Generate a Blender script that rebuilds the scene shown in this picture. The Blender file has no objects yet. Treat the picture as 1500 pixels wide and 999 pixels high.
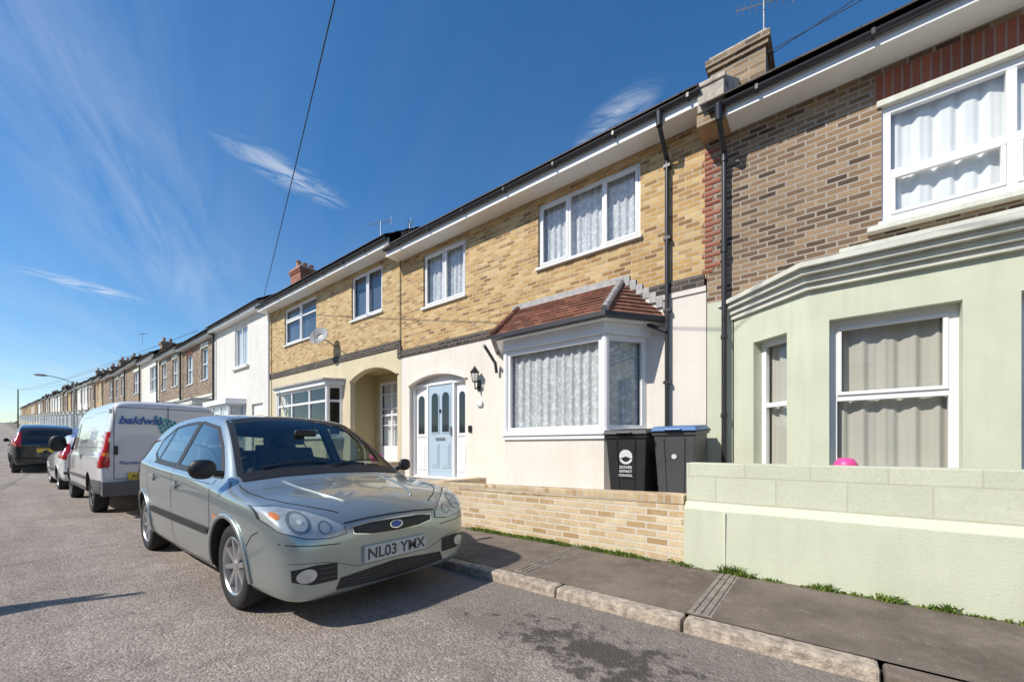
import bpy, bmesh, math, random
from mathutils import Vector, Matrix
from mathutils.bvhtree import BVHTree
random.seed(7)
scene = bpy.context.scene
R = math.radians

def g(x):
    s = -x
    if s < 10: return 0.0
    if s < 35: return .001*(s-10)**2
    if s < 300: return .625+.045*(s-35)
    return .625+.045*265

# ------------------------------------------------------------------ nodes
def node(nt, t, ins=None, **at):
    n = nt.nodes.new(t)
    for k, v in at.items(): setattr(n, k, v)
    if ins:
        for k, v in ins.items():
            s = n.inputs[k]
            if isinstance(v, bpy.types.NodeSocket): nt.links.new(v, s)
            else: s.default_value = v
    return n
def c4(c):
    return (c[0], c[1], c[2], 1.0)
def mixc(nt, fac, a, b, blend='MIX'):
    n = nt.nodes.new('ShaderNodeMix'); n.data_type = 'RGBA'; n.blend_type = blend
    for i, v in ((0, fac), (6, a), (7, b)):
        if isinstance(v, bpy.types.NodeSocket): nt.links.new(v, n.inputs[i])
        else: n.inputs[i].default_value = v if i == 0 else c4(v)
    return n.outputs[2]
def math_(nt, op, a, b=None, c=None, clamp=False):
    n = nt.nodes.new('ShaderNodeMath'); n.operation = op; n.use_clamp = clamp
    for i, v in enumerate((a, b, c)):
        if v is None: continue
        if isinstance(v, bpy.types.NodeSocket): nt.links.new(v, n.inputs[i])
        else: n.inputs[i].default_value = v
    return n.outputs[0]
def ramp(nt, fac, stops, interp='LINEAR'):
    n = nt.nodes.new('ShaderNodeValToRGB'); n.color_ramp.interpolation = interp
    el = n.color_ramp.elements
    while len(el) < len(stops): el.new(.5)
    for e, (p, c) in zip(el, stops):
        e.position = p; e.color = c4(c) if not isinstance(c, (int, float)) else (c, c, c, 1)
    nt.links.new(fac, n.inputs[0])
    return n.outputs[0]
def noise(nt, vec, scale, detail=4, rough=.55):
    return node(nt, 'ShaderNodeTexNoise', {'Vector': vec, 'Scale': scale, 'Detail': detail, 'Roughness': rough}).outputs[0]
def newmat(name):
    m = bpy.data.materials.new(name); m.use_nodes = True
    nt = m.node_tree; nt.nodes.clear()
    out = node(nt, 'ShaderNodeOutputMaterial')
    b = node(nt, 'ShaderNodeBsdfPrincipled'); nt.links.new(b.outputs[0], out.inputs[0])
    co = node(nt, 'ShaderNodeTexCoord').outputs['Object']
    return m, nt, b, co, out
def bump(nt, b, h, strength, dist=.01):
    n = node(nt, 'ShaderNodeBump', {'Height': h, 'Strength': strength, 'Distance': dist})
    nt.links.new(n.outputs[0], b.inputs['Normal'])
def basic(name, col, rough=.6, metal=0, var=.1, scale=2.5, bmp=0, bscale=60, coat=0, streak=0, streakcol=(.2, .18, .15)):
    m, nt, b, co, out = newmat(name)
    nz = noise(nt, co, scale, 5)
    f = ramp(nt, nz, [(.3, 0.0), (.7, 1.0)])
    c = mixc(nt, f, [x*(1-var) for x in col], [min(1, x*(1+var)) for x in col])
    if streak:
        mp = node(nt, 'ShaderNodeMapping', {'Vector': co, 'Scale': (7, 7, .6)})
        s = ramp(nt, noise(nt, mp.outputs[0], 1.0, 5, .65), [(.5, 0.0), (.78, 1.0)])
        c = mixc(nt, math_(nt, 'MULTIPLY', s, streak), c, streakcol)
    nt.links.new(c, b.inputs['Base Color'])
    b.inputs['Roughness'].default_value = rough; b.inputs['Metallic'].default_value = metal
    b.inputs['Coat Weight'].default_value = coat; b.inputs['Coat Roughness'].default_value = .04
    if bmp: bump(nt, b, noise(nt, co, bscale, 4, .6), bmp)
    return m
def brick(name, stops, mortar, bw=.205, bh=.068, ms=.008, big=.3, bmp=.6, dirt=(.12, .09, .06), rough=.9, pale=.12, wobble=.006):
    m, nt, b, co, out = newmat(name)
    sp = node(nt, 'ShaderNodeSeparateXYZ', {0: co})
    u = math_(nt, 'ADD', sp.outputs[0], sp.outputs[1])
    cb = node(nt, 'ShaderNodeCombineXYZ', {0: u, 1: sp.outputs[2]})
    wob = node(nt, 'ShaderNodeTexNoise', {'Vector': cb.outputs[0], 'Scale': 9.0, 'Detail': 2.0})
    wv = node(nt, 'ShaderNodeVectorMath', {0: wob.outputs[1], 1: (.5, .5, .5)}, operation='SUBTRACT')
    wv2 = node(nt, 'ShaderNodeVectorMath', {0: wv.outputs[0], 'Scale': wobble}, operation='SCALE')
    wv3 = node(nt, 'ShaderNodeVectorMath', {0: cb.outputs[0], 1: wv2.outputs[0]}, operation='ADD')
    bt = node(nt, 'ShaderNodeTexBrick', {'Vector': wv3.outputs[0], 'Color1': (0, 0, 0, 1), 'Color2': (1, 1, 1, 1), 'Mortar': (.5, .5, .5, 1),
              'Scale': 1.0, 'Mortar Size': ms, 'Mortar Smooth': .15, 'Bias': 0.0, 'Brick Width': bw, 'Row Height': bh})
    col = ramp(nt, bt.outputs[0], stops)
    n2 = noise(nt, co, 45, 4, .65)
    col = mixc(nt, math_(nt, 'MULTIPLY', ramp(nt, n2, [(.45, 0.0), (.75, 1.0)]), .35), col, dirt)
    n1 = noise(nt, co, 1.1, 5, .6)
    n3 = noise(nt, co, 6, 4, .6)
    col = mixc(nt, bt.outputs[1], col, mortar)
    col = mixc(nt, math_(nt, 'MULTIPLY', ramp(nt, n1, [(.4, 0.0), (.75, 1.0)]), big), col, dirt)
    col = mixc(nt, math_(nt, 'MULTIPLY', ramp(nt, n3, [(.52, 0.0), (.75, 1.0)]), pale), col, [min(1, x*1.5+.08) for x in stops[len(stops)//2][1]])
    nt.links.new(col, b.inputs['Base Color']); b.inputs['Roughness'].default_value = rough
    h = math_(nt, 'SUBTRACT', 1.0, bt.outputs[1])
    h = math_(nt, 'ADD', h, math_(nt, 'MULTIPLY', n2, .6))
    bump(nt, b, h, bmp, .009)
    return m

M = {}
M['brick_y'] = brick('yellow_stock_brick', [(0, (.24, .12, .045)), (.18, (.44, .25, .085)), (.5, (.57, .36, .13)), (.8, (.67, .48, .23)), (1, (.34, .19, .08))], (.52, .44, .31), big=.15, dirt=(.26, .16, .065), bw=.19, bh=.066, pale=.2)
M['brick_y2'] = brick('yellow_stock_brick_b', [(0, (.30, .17, .065)), (.3, (.50, .31, .11)), (.6, (.57, .39, .16)), (1, (.64, .48, .24))], (.50, .42, .3), big=.15, dirt=(.26, .17, .075), bw=.19, bh=.066, pale=.2)
M['brick_b'] = brick('brown_stock_brick', [(0, (.055, .032, .02)), (.2, (.17, .10, .055)), (.5, (.28, .175, .095)), (.8, (.40, .27, .15)), (1, (.13, .075, .045))], (.40, .35, .29), big=.3, ms=.010, dirt=(.07, .052, .036), bw=.19, bh=.066, pale=.12)
M['brick_ch'] = brick('chimney_brick', [(0, (.12, .07, .04)), (.4, (.34, .21, .10)), (.8, (.46, .32, .17)), (1, (.2, .12, .07))], (.36, .31, .25), big=.5, ms=.012, dirt=(.09, .07, .05))
M['brick_r'] = brick('red_brick', [(0, (.26, .06, .035)), (.5, (.42, .12, .06)), (1, (.32, .09, .055))], (.36, .28, .22))
M['brick_sol'] = brick('red_soldier_brick', [(0, (.22, .05, .03)), (.5, (.40, .11, .055)), (1, (.31, .08, .045))], (.3, .22, .18), bw=.07, bh=.6)
M['brick_k'] = brick('dark_brick', [(0, (.02, .019, .019)), (.5, (.045, .04, .038)), (1, (.10, .08, .065))], (.2, .17, .14), big=.1)
M['brick_g'] = brick('garden_wall_brick', [(0, (.42, .26, .12)), (.35, (.64, .48, .28)), (.75, (.72, .59, .40)), (1, (.5, .33, .16))], (.66, .59, .48), ms=.010, big=.2, dirt=(.3, .23, .14), pale=.25)
M['brick_cope'] = brick('coping_brick', [(0, (.42, .27, .13)), (.4, (.62, .46, .26)), (1, (.68, .54, .34))], (.52, .45, .35), bw=.07, bh=.3, ms=.009, dirt=(.28, .22, .14))
M['block_g'] = brick('green_painted_block', [(0, (.54, .565, .43)), (.5, (.58, .60, .465)), (1, (.60, .62, .485))], (.48, .49, .37), bw=.44, bh=.215, ms=.006, big=.2, bmp=.3, dirt=(.40, .39, .28), rough=.75)
M['render_w'] = basic('white_render', (.75, .70, .62), .85, var=.04, bmp=.25, bscale=90, streak=.25, streakcol=(.5, .44, .34))
M['render_w2'] = basic('offwhite_render', (.70, .68, .62), .85, var=.06, bmp=.2, bscale=50, streak=.35, streakcol=(.36, .33, .28))
M['render_c'] = basic('cream_render', (.62, .54, .37), .85, var=.05, bmp=.2, bscale=50, streak=.25, streakcol=(.35, .3, .2))
M['render_t'] = basic('tan_render', (.46, .38, .20), .85, var=.05, bmp=.2)
M['render_g'] = basic('pale_green_paint', (.575, .60, .46), .75, var=.06, bmp=.25, bscale=70, streak=.32, streakcol=(.40, .40, .30))
M['cornice'] = basic('cornice_paint', (.64, .64, .55), .7, var=.08, bmp=.25, streak=.45, streakcol=(.34, .34, .27))
M['upvc'] = basic('white_upvc', (.80, .80, .80), .3, var=.02)
M['soffit'] = basic('white_soffit', (.80, .79, .76), .45, var=.04, streak=.12, streakcol=(.5, .48, .44))
M['black'] = basic('black_plastic', (.015, .015, .017), .35, var=.2)
M['gutter'] = basic('gutter_plastic', (.028, .028, .032), .4, var=.2)
M['tile'] = brick('clay_roof_tile', [(0, (.16, .06, .035)), (.5, (.25, .10, .06)), (1, (.33, .15, .09))], (.05, .03, .02), bw=.17, bh=.095, ms=.004, big=.3, dirt=(.12, .08, .06))
M['slate'] = brick('roof_slate', [(0, (.06, .05, .045)), (1, (.13, .1, .085))], (.03, .025, .02), bw=.25, bh=.12, ms=.005)
M['lead'] = basic('lead_flashing', (.36, .35, .34), .6, var=.3, scale=9, bmp=.3, bscale=30)
M['door_b'] = basic('pale_blue_door', (.42, .53, .62), .35, var=.02)
M['door_d'] = basic('dark_door', (.06, .08, .12), .4)
M['room'] = basic('dark_interior', (.06, .055, .05), .9)
M['conc'] = basic('concrete_slab', (.33, .31, .28), .9, var=.15, bmp=.4, bscale=80)
M['chan'] = basic('channel_concrete', (.26, .225, .185), .95, var=.4, scale=12, bmp=.8, bscale=90)
M['pot'] = basic('terracotta', (.42, .2, .11), .8)
M['stone'] = basic('weathered_render', (.46, .41, .34), .9, var=.4, scale=8, bmp=.8, bscale=25)
M['metal'] = basic('galvanised_metal', (.35, .36, .37), .4, metal=.8)
M['wire'] = basic('wire_black', (.02, .02, .02), .6)
M['bin_k'] = basic('bin_black', (.02, .02, .022), .45, var=.2, bmp=.1, bscale=120)
M['bin_g'] = basic('bin_grey', (.07, .07, .075), .45, var=.15, bmp=.1, bscale=120)
M['bin_b'] = basic('bin_blue_lid', (.03, .12, .3), .4)
M['decal'] = basic('white_decal', (.7, .7, .7), .5)
M['pink'] = basic('pink_plastic', (.75, .08, .3), .4)
M['wood'] = basic('pole_wood', (.12, .09, .06), .9, var=.3, bmp=.4)
M['gdoor'] = basic('sign_grey', (.3, .3, .3), .5)

def glassmat(name, tint, gain=1.0, rough=.01, wob=.08):
    m = bpy.data.materials.new(name); m.use_nodes = True; nt = m.node_tree; nt.nodes.clear()
    out = node(nt, 'ShaderNodeOutputMaterial')
    t = node(nt, 'ShaderNodeBsdfTransparent', {0: c4(tint)})
    co = node(nt, 'ShaderNodeTexCoord').outputs['Object']
    bp = node(nt, 'ShaderNodeBump', {'Height': noise(nt, co, 1.3, 1), 'Strength': wob, 'Distance': .05})
    gl = node(nt, 'ShaderNodeBsdfGlossy', {'Color': (1, 1, 1, 1), 'Roughness': rough, 'Normal': bp.outputs[0]})
    lw = node(nt, 'ShaderNodeLayerWeight', {0: .5}).outputs['Facing']
    f = math_(nt, 'MULTIPLY', math_(nt, 'ADD', math_(nt, 'MULTIPLY', math_(nt, 'POWER', lw, 5.0), .94), .06), gain, clamp=True)
    mx = node(nt, 'ShaderNodeMixShader', {0: f, 1: t.outputs[0], 2: gl.outputs[0]})
    nt.links.new(mx.outputs[0], out.inputs[0]); return m
M['glass'] = glassmat('window_glass', (.93, .95, .95), 1.3)
M['cglass'] = glassmat('car_window_glass', (.60, .68, .64), 1.5, wob=.02)
M['lens'] = glassmat('headlamp_lens', (.93, .95, .95), 1.2, wob=.3)
def netmat(name, lace=True, col=(.8, .8, .8), al=.75):
    m, nt, b, co, out = newmat(name)
    if lace:
        n1 = noise(nt, co, 13, 3, .6)
        v = node(nt, 'ShaderNodeTexVoronoi', {'Vector': co, 'Scale': 18.0}).outputs[0]
        p = math_(nt, 'ADD', math_(nt, 'MULTIPLY', n1, .8), math_(nt, 'MULTIPLY', v, .35))
        p = ramp(nt, p, [(.45, 1.0), (.6, 0.0)])
        a = math_(nt, 'ADD', math_(nt, 'MULTIPLY', p, 1-al), al)
        c = mixc(nt, p, [x*.93 for x in col], col)
    else:
        a = al; c = mixc(nt, noise(nt, co, 4), [x*.85 for x in col], col)
    nt.links.new(c, b.inputs['Base Color'])
    if isinstance(a, float): b.inputs['Alpha'].default_value = a
    else: nt.links.new(a, b.inputs['Alpha'])
    b.inputs['Roughness'].default_value = .95
    return m
M['net'] = netmat('net_curtain', True, (.74, .75, .76), .80)
M['net2'] = netmat('sheer_curtain', False, (.90, .90, .88), 1.0)
M['drape'] = netmat('beige_curtain', False, (.56, .53, .46), 1.0)
M['blue_cur'] = netmat('blue_grey_curtain', False, (.12, .16, .22), 1.0)

def roadmat():
    m, nt, b, co, out = newmat('road_asphalt')
    sp = node(nt, 'ShaderNodeSeparateXYZ', {0: co})
    big = noise(nt, co, .7, 6, .65)
    mid = noise(nt, co, 5, 6, .65)
    fine = noise(nt, co, 110, 3, .7)
    vor = node(nt, 'ShaderNodeTexVoronoi', {'Vector': co, 'Scale': 70.0})
    stone = ramp(nt, vor.outputs[1], [(0, (.11, .093, .08)), (.4, (.29, .245, .21)), (.8, (.47, .41, .36)), (1, (.76, .70, .63))])
    c = mixc(nt, ramp(nt, big, [(.36, 0.0), (.62, 1.0)]), (.215, .18, .153), (.42, .355, .305))
    c = mixc(nt, .5, c, stone)
    c = mixc(nt, math_(nt, 'MULTIPLY', ramp(nt, mid, [(.48, 0.0), (.70, 1.0)]), .45), c, (.15, .127, .108))
    lng = node(nt, 'ShaderNodeMapping', {'Vector': co, 'Scale': (.18, 2.4, 1)})
    c = mixc(nt, math_(nt, 'MULTIPLY', ramp(nt, noise(nt, lng.outputs[0], 1.0, 6, .7), [(.5, 0.0), (.68, 1.0)]), .35), c, (.15, .127, .108))
    c = mixc(nt, math_(nt, 'MULTIPLY', ramp(nt, fine, [(.5, 0.0), (.7, 1.0)]), .4), c, (.09, .077, .066))
    edge = math_(nt, 'ADD', sp.outputs[1], math_(nt, 'MULTIPLY', noise(nt, co, 1.6, 4), .5))
    k = ramp(nt, math_(nt, 'MULTIPLY', math_(nt, 'SUBTRACT', edge, 1.95), 5.0, clamp=True), [(0, 0.0), (1, 1.0)])
    k = math_(nt, 'MULTIPLY', k, .45)
    c = mixc(nt, k, c, (.17, .148, .128))
    st = noise(nt, co, 7, 6, .72)
    m1 = node(nt, 'ShaderNodeMapping', {'Vector': co, 'Location': (-.95, 2.0, 0), 'Scale': (1.15, .45, 1)}, vector_type='TEXTURE')
    gr = node(nt, 'ShaderNodeTexGradient', {0: m1.outputs[0]}, gradient_type='SPHERICAL').outputs[1]
    s = ramp(nt, math_(nt, 'ADD', math_(nt, 'MULTIPLY', gr, .28), st), [(.64, 0.0), (.72, 1.0)])
    c = mixc(nt, math_(nt, 'MULTIPLY', s, .8), c, (.045, .038, .032))
    wn = node(nt, 'ShaderNodeTexNoise', {'Vector': co, 'Scale': 2.5, 'Detail': 5.0})
    wv = node(nt, 'ShaderNodeVectorMath', {0: wn.outputs[1], 'Scale': .7}, operation='SCALE')
    wa = node(nt, 'ShaderNodeVectorMath', {0: co, 1: wv.outputs[0]}, operation='ADD')
    cr = node(nt, 'ShaderNodeTexVoronoi', {'Vector': wa.outputs[0], 'Scale': 1.3}, feature='DISTANCE_TO_EDGE').outputs[0]
    cf = math_(nt, 'MULTIPLY', ramp(nt, cr, [(0.0, 1.0), (.012, 0.0)]), ramp(nt, big, [(.5, 0.0), (.58, .6)]))
    c = mixc(nt, cf, c, (.07, .06, .05))
    nt.links.new(c, b.inputs['Base Color']); b.inputs['Roughness'].default_value = .95
    h = math_(nt, 'ADD', math_(nt, 'MULTIPLY', vor.outputs[0], -.9), fine)
    bump(nt, b, h, .8, .010)
    return m
M['road'] = roadmat()
def pavemat():
    m, nt, b, co, out = newmat('pavement_asphalt')
    big = noise(nt, co, 1.3, 6, .68); mid = noise(nt, co, 9, 5, .7); fine = noise(nt, co, 130, 3, .7)
    c = mixc(nt, ramp(nt, big, [(.38, 0.0), (.62, 1.0)]), (.155, .122, .095), (.28, .23, .18))
    c = mixc(nt, math_(nt, 'MULTIPLY', ramp(nt, mid, [(.5, 0.0), (.75, 1.0)]), .45), c, (.38, .32, .255))
    c = mixc(nt, math_(nt, 'MULTIPLY', ramp(nt, fine, [(.45, 0.0), (.7, 1.0)]), .65), c, (.075, .06, .046))
    sp = ramp(nt, noise(nt, co, 34, 3, .7), [(.66, 0.0), (.71, 1.0)])
    c = mixc(nt, math_(nt, 'MULTIPLY', sp, .6), c, (.5, .44, .36))
    nt.links.new(c, b.inputs['Base Color']); b.inputs['Roughness'].default_value = .95
    bump(nt, b, math_(nt, 'ADD', fine, math_(nt, 'MULTIPLY', mid, .8)), 1.0, .010)
    return m
M['pave'] = pavemat()
M['kerb'] = basic('kerb_concrete', (.42, .35, .275), .9, var=.45, scale=24, bmp=1.0, bscale=80)
M['kerb_t'] = basic('tarmac_kerb', (.20, .16, .125), .95, var=.3, scale=9, bmp=.9, bscale=90)
M['ground'] = basic('ground_earth', (.14, .13, .08), .95, var=.3, scale=.3)
def leafmat(name, a, b_):
    m, nt, b, co, out = newmat(name)
    nt.links.new(mixc(nt, ramp(nt, noise(nt, co, 12), [(.35, 0.0), (.65, 1.0)]), a, b_), b.inputs['Base Color'])
    b.inputs['Roughness'].default_value = .7; return m
M['weed'] = leafmat('weed_leaf', (.10, .19, .02), (.27, .36, .06))
M['tree'] = leafmat('tree_leaf', (.03, .07, .02), (.08, .13, .04))

# ------------------------------------------------------------------ mesh builder
class MB:
    def __init__(s): s.v = []; s.f = []; s.m = []; s.mats = []; s.M = Matrix.Identity(4)
    def mi(s, mat):
        if mat not in s.mats: s.mats.append(mat)
        return s.mats.index(mat)
    def poly(s, pts, mat):
        n = len(s.v)
        for p in pts: s.v.append(s.M @ Vector(p))
        s.f.append(tuple(range(n, n+len(pts)))); s.m.append(s.mi(mat))
    def box(s, x0, x1, y0, y1, z0, z1, mat):
        s.hexa([(x0, y0, z0), (x1, y0, z0), (x1, y1, z0), (x0, y1, z0)], [(x0, y0, z1), (x1, y0, z1), (x1, y1, z1), (x0, y1, z1)], mat)
    def hexa(s, b, t, mat):
        n = len(s.v); k = len(b)
        for p in list(b)+list(t): s.v.append(s.M @ Vector(p))
        mi = s.mi(mat)
        s.f.append(tuple(n+i for i in reversed(range(k)))); s.m.append(mi)
        s.f.append(tuple(n+k+i for i in range(k))); s.m.append(mi)
        for i in range(k):
            j = (i+1) % k
            s.f.append((n+i, n+j, n+k+j, n+k+i)); s.m.append(mi)
    def cyl(s, p0, p1, r0, r1, mat, n=10):
        p0, p1 = Vector(p0), Vector(p1); d = (p1-p0).normalized()
        a = d.orthogonal().normalized(); b = d.cross(a)
        A = [p0+(a*math.cos(t)+b*math.sin(t))*r0 for t in [2*math.pi*i/n for i in range(n)]]
        B = [p1+(a*math.cos(t)+b*math.sin(t))*r1 for t in [2*math.pi*i/n for i in range(n)]]
        s.hexa(A, B, mat)
    def lathe(s, prof, mat, n=32, axis='y', c=(0, 0, 0)):
        mi = s.mi(mat); base = len(s.v); k = len(prof)
        for i in range(n):
            t = 2*math.pi*i/n
            for r, h in prof:
                p = (r*math.cos(t), h, r*math.sin(t)) if axis == 'y' else (r*math.cos(t), r*math.sin(t), h)
                s.v.append(s.M @ (Vector(p)+Vector(c)))
        for i in range(n):
            j = (i+1) % n
            for q in range(k-1):
                s.f.append((base+i*k+q, base+j*k+q, base+j*k+q+1, base+i*k+q+1)); s.m.append(mi)
    def build(s, name, parent=None, smooth=False, bevel=0, sharp=None):
        if not s.v: return None
        me = bpy.data.meshes.new(name); me.from_pydata([tuple(v) for v in s.v], [], s.f)
        for mt in s.mats: me.materials.append(mt)
        me.polygons.foreach_set('material_index', s.m)
        bm = bmesh.new(); bm.from_mesh(me); bmesh.ops.remove_doubles(bm, verts=bm.verts, dist=.00005)
        bmesh.ops.recalc_face_normals(bm, faces=bm.faces); bm.to_mesh(me); bm.free()
        if smooth:
            me.polygons.foreach_set('use_smooth', [True]*len(me.polygons))
            if sharp: me.set_sharp_from_angle(angle=R(sharp))
        me.update()
        o = bpy.data.objects.new(name, me); scene.collection.objects.link(o)
        if parent: o.parent = parent
        if bevel:
            b = o.modifiers.new('bevel', 'BEVEL'); b.width = bevel; b.segments = 2; b.limit_method = 'ANGLE'; b.angle_limit = R(40)
        return o
def empty(name, loc=(0, 0, 0), rz=0):
    e = bpy.data.objects.new(name, None); scene.collection.objects.link(e)
    e.location = loc; e.rotation_euler = (0, 0, rz); e.empty_display_size = .3; return e
def text(body, size, mat, parent, loc, rot, ext=.001, name='lettering', shear=0, align='CENTER', bold=0):
    c = bpy.data.curves.new(name, 'FONT'); c.body = body; c.size = size; c.extrude = ext; c.shear = shear
    c.align_x = align; c.align_y = 'CENTER'; c.offset = bold
    c.materials.append(mat)
    o = bpy.data.objects.new(name, c); scene.collection.objects.link(o); o.parent = parent; o.location = loc; o.rotation_euler = rot
    return o

# ------------------------------------------------------------------ building helpers
def frame_M(p, q):
    p = Vector((p[0], p[1], 0)); q = Vector((q[0], q[1], 0)); u = (q-p).normalized()
    n = Vector((-u.y, u.x, 0))
    m = Matrix.Identity(4); m.col[0][:3] = u; m.col[1][:3] = n; m.col[2][:3] = (0, 0, 1); m.col[3][:3] = p
    return m, (q-p).length
def wall(mb, x0, x1, z0, z1, y, ops, mat, rev=.12, revmat=None):
    revmat = revmat or mat
    xs = sorted({x0, x1, *[min(max(o[i], x0), x1) for o in ops for i in (0, 1)]})
    zs = sorted({z0, z1, *[min(max(o[i], z0), z1) for o in ops for i in (2, 3)]})
    for a, b in zip(xs, xs[1:]):
        for c, d in zip(zs, zs[1:]):
            mx, mz = (a+b)/2, (c+d)/2
            if any(o[0] < mx < o[1] and o[2] < mz < o[3] for o in ops): continue
            mb.poly([(a, y, c), (b, y, c), (b, y, d), (a, y, d)], mat)
    for o in ops:
        a, b = max(o[0], x0), min(o[1], x1); c, d = max(o[2], z0), min(o[3], z1)
        if a >= b or c >= d: continue
        y2 = y+rev
        mb.poly([(a, y, c), (a, y2, c), (a, y2, d), (a, y, d)], revmat)
        mb.poly([(b, y, c), (b, y2, c), (b, y2, d), (b, y, d)], revmat)
        if d == o[3]: mb.poly([(a, y, d), (b, y, d), (b, y2, d), (a, y2, d)], revmat)
        if c == o[2]: mb.poly([(a, y, c), (b, y, c), (b, y2, c), (a, y2, c)], revmat)
class House:
    def __init__(s, name):
        s.e = empty(name); s.W = MB(); s.F = MB(); s.G = MB(); s.C = MB(); s.T = MB(); s.R = MB(); s.K = MB()
    def setM(s, m):
        for b in (s.W, s.F, s.G, s.C, s.T, s.R, s.K): b.M = m
    def finish(s):
        s.W.build('walls', s.e); s.F.build('window_frames', s.e, bevel=.004); s.G.build('window_glass', s.e)
        s.C.build('curtains', s.e, smooth=True); s.T.build('trim', s.e, bevel=.004); s.R.build('roof', s.e); s.K.build('rainwater_goods', s.e, smooth=True, sharp=40)
def curtain(mb, a0, a1, z0, z1, b, mat, per=.1, amp=.02):
    n = max(6, int((a1-a0)/.014)); pts = []
    ph = random.random()*6
    for i in range(n+1):
        a = a0+(a1-a0)*i/n
        w = math.sin(a*2*math.pi/per+ph+1.3*math.sin(a*5.1))+.4*math.sin(a*2*math.pi/(per*.47)+ph)
        pts.append((a, b+amp*w))
    for (a, p), (c, q) in zip(pts, pts[1:]):
        mb.poly([(a, p*1, z0), (c, q*1, z0), (c, b+(q-b)*.7, z1), (a, b+(p-b)*.7, z1)], mat)
def window(H, a0, a1, z0, z1, b, cols=(), sash=(), trans=None, cur='net', f=.05, sill=True, mat='upvc', cury=.11, per=.1):
    F = H.F; m = M[mat]; e = .002
    F.box(a0, a1, b, b+.06, z0, z0+f, m); F.box(a0, a1, b, b+.06, z1-f, z1, m)
    F.box(a0, a0+f, b+e, b+.06-e, z0+f, z1-f, m); F.box(a1-f, a1, b+e, b+.06-e, z0+f, z1-f, m)
    edges = [a0+f]
    for c in cols:
        F.box(c-f*.45, c+f*.45, b+e, b+.06-e, z0+f, z1-f, m); edges += [c-f*.45, c+f*.45]
    edges.append(a1-f)
    panes = [(edges[i], edges[i+1]) for i in range(0, len(edges), 2)]
    for i, (p, q) in enumerate(panes):
        zz = [(z0+f, z1-f)]
        if trans:
            F.box(p, q, b+2*e, b+.06-2*e, trans-f*.45, trans+f*.45, m)
            zz = [(z0+f, trans-f*.45), (trans+f*.45, z1-f)]
        for k, (c, d) in enumerate(zz):
            if i in sash or (k, i) in sash:
                w = .035
                F.box(p, q, b-.012, b+.03, c, c+w, m); F.box(p, q, b-.012, b+.03, d-w, d, m)
                F.box(p, p+w, b-.011, b+.029, c+w, d-w, m); F.box(q-w, q, b-.011, b+.029, c+w, d-w, m)
    H.G.poly([(a0+f, b+.035, z0+f), (a1-f, b+.035, z0+f), (a1-f, b+.035, z1-f), (a0+f, b+.035, z1-f)], M['glass'])
    if cur: curtain(H.C, a0+.02, a1-.02, z0+.02, z1-.02, b+cury, M[cur], per=per)
    if sill: F.box(a0-.03, a1+.03, b-.09, b-.002, z0-.045, z0-.002, m)
def offs(pts, d):
    out = []
    P = [Vector((p[0], p[1])) for p in pts]
    def nrm(a, b):
        u = (b-a).normalized(); return Vector((u.y, -u.x))
    for i, p in enumerate(P):
        if i == 0:
            n = nrm(P[0], P[1]); out.append(p+n*d if abs(n.x) < .01 else Vector((p.x+n.x*d*1.6, p.y)))
        elif i == len(P)-1:
            n = nrm(P[-2], P[-1]); out.append(p+n*d if abs(n.x) < .01 else Vector((p.x+n.x*d*1.6, p.y)))
        else:
            n1, n2 = nrm(P[i-1], p), nrm(p, P[i+1]); n = (n1+n2).normalized(); out.append(p+n*(d/n.dot(n1)))
    return out
def band(mb, pts, d0, d1, z0, z1, mat, z1b=None):
    A = offs(pts, d0); B = offs(pts, d1); z1b = z1 if z1b is None else z1b
    for i in range(len(pts)-1):
        mb.hexa([(B[i].x, B[i].y, z0), (B[i+1].x, B[i+1].y, z0), (A[i+1].x, A[i+1].y, z0), (A[i].x, A[i].y, z0)],
                [(B[i].x, B[i].y, z1b), (B[i+1].x, B[i+1].y, z1b), (A[i+1].x, A[i+1].y, z1), (A[i].x, A[i].y, z1)], mat)
def shell(H, x0, x1, y0, depth, zb, ze, pitch, wallmat, roofmat=None, ov=.42, reave=None):
    W, Rf = H.W, H.R; y1 = y0+depth; ym = (y0+y1)/2; roofmat = roofmat or M['slate']
    e0 = y0-ov; zr0 = reave
    zr = zr0+(ym-e0)*pitch
    zw = zr0+ov*pitch-.03
    for x in (x0+.001, x1-.001):
        W.poly([(x, y0+.001, zb), (x, y1, zb), (x, y1, zw), (x, ym, zr-.03), (x, y0+.001, zw)], wallmat)
    W.poly([(x0, y1, zb), (x1, y1, zb), (x1, y1, zw), (x0, y1, zw)], wallmat)
    W.poly([(x0, y0+.002, zb), (x1, y0+.002, zb), (x1, y1, zb), (x0, y1, zb)], M['room'])
    n = 14
    for i in range(n):
        t0, t1 = i/n, (i+1)/n
        ya, yb_ = e0+(ym-e0)*t0, e0+(ym-e0)*t1; za, zb2 = zr0+(ya-e0)*pitch, zr0+(yb_-e0)*pitch
        Rf.poly([(x0, ya, za+.02), (x1, ya, za+.02), (x1, yb_, zb2), (x0, yb_, zb2)], roofmat)
        Rf.poly([(x0, ya, za), (x1, ya, za), (x1, ya, za+.02), (x0, ya, za+.02)], roofmat)
    Rf.poly([(x0, ym, zr), (x1, ym, zr), (x1, y1+ov, zr0), (x0, y1+ov, zr0)], roofmat)
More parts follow.
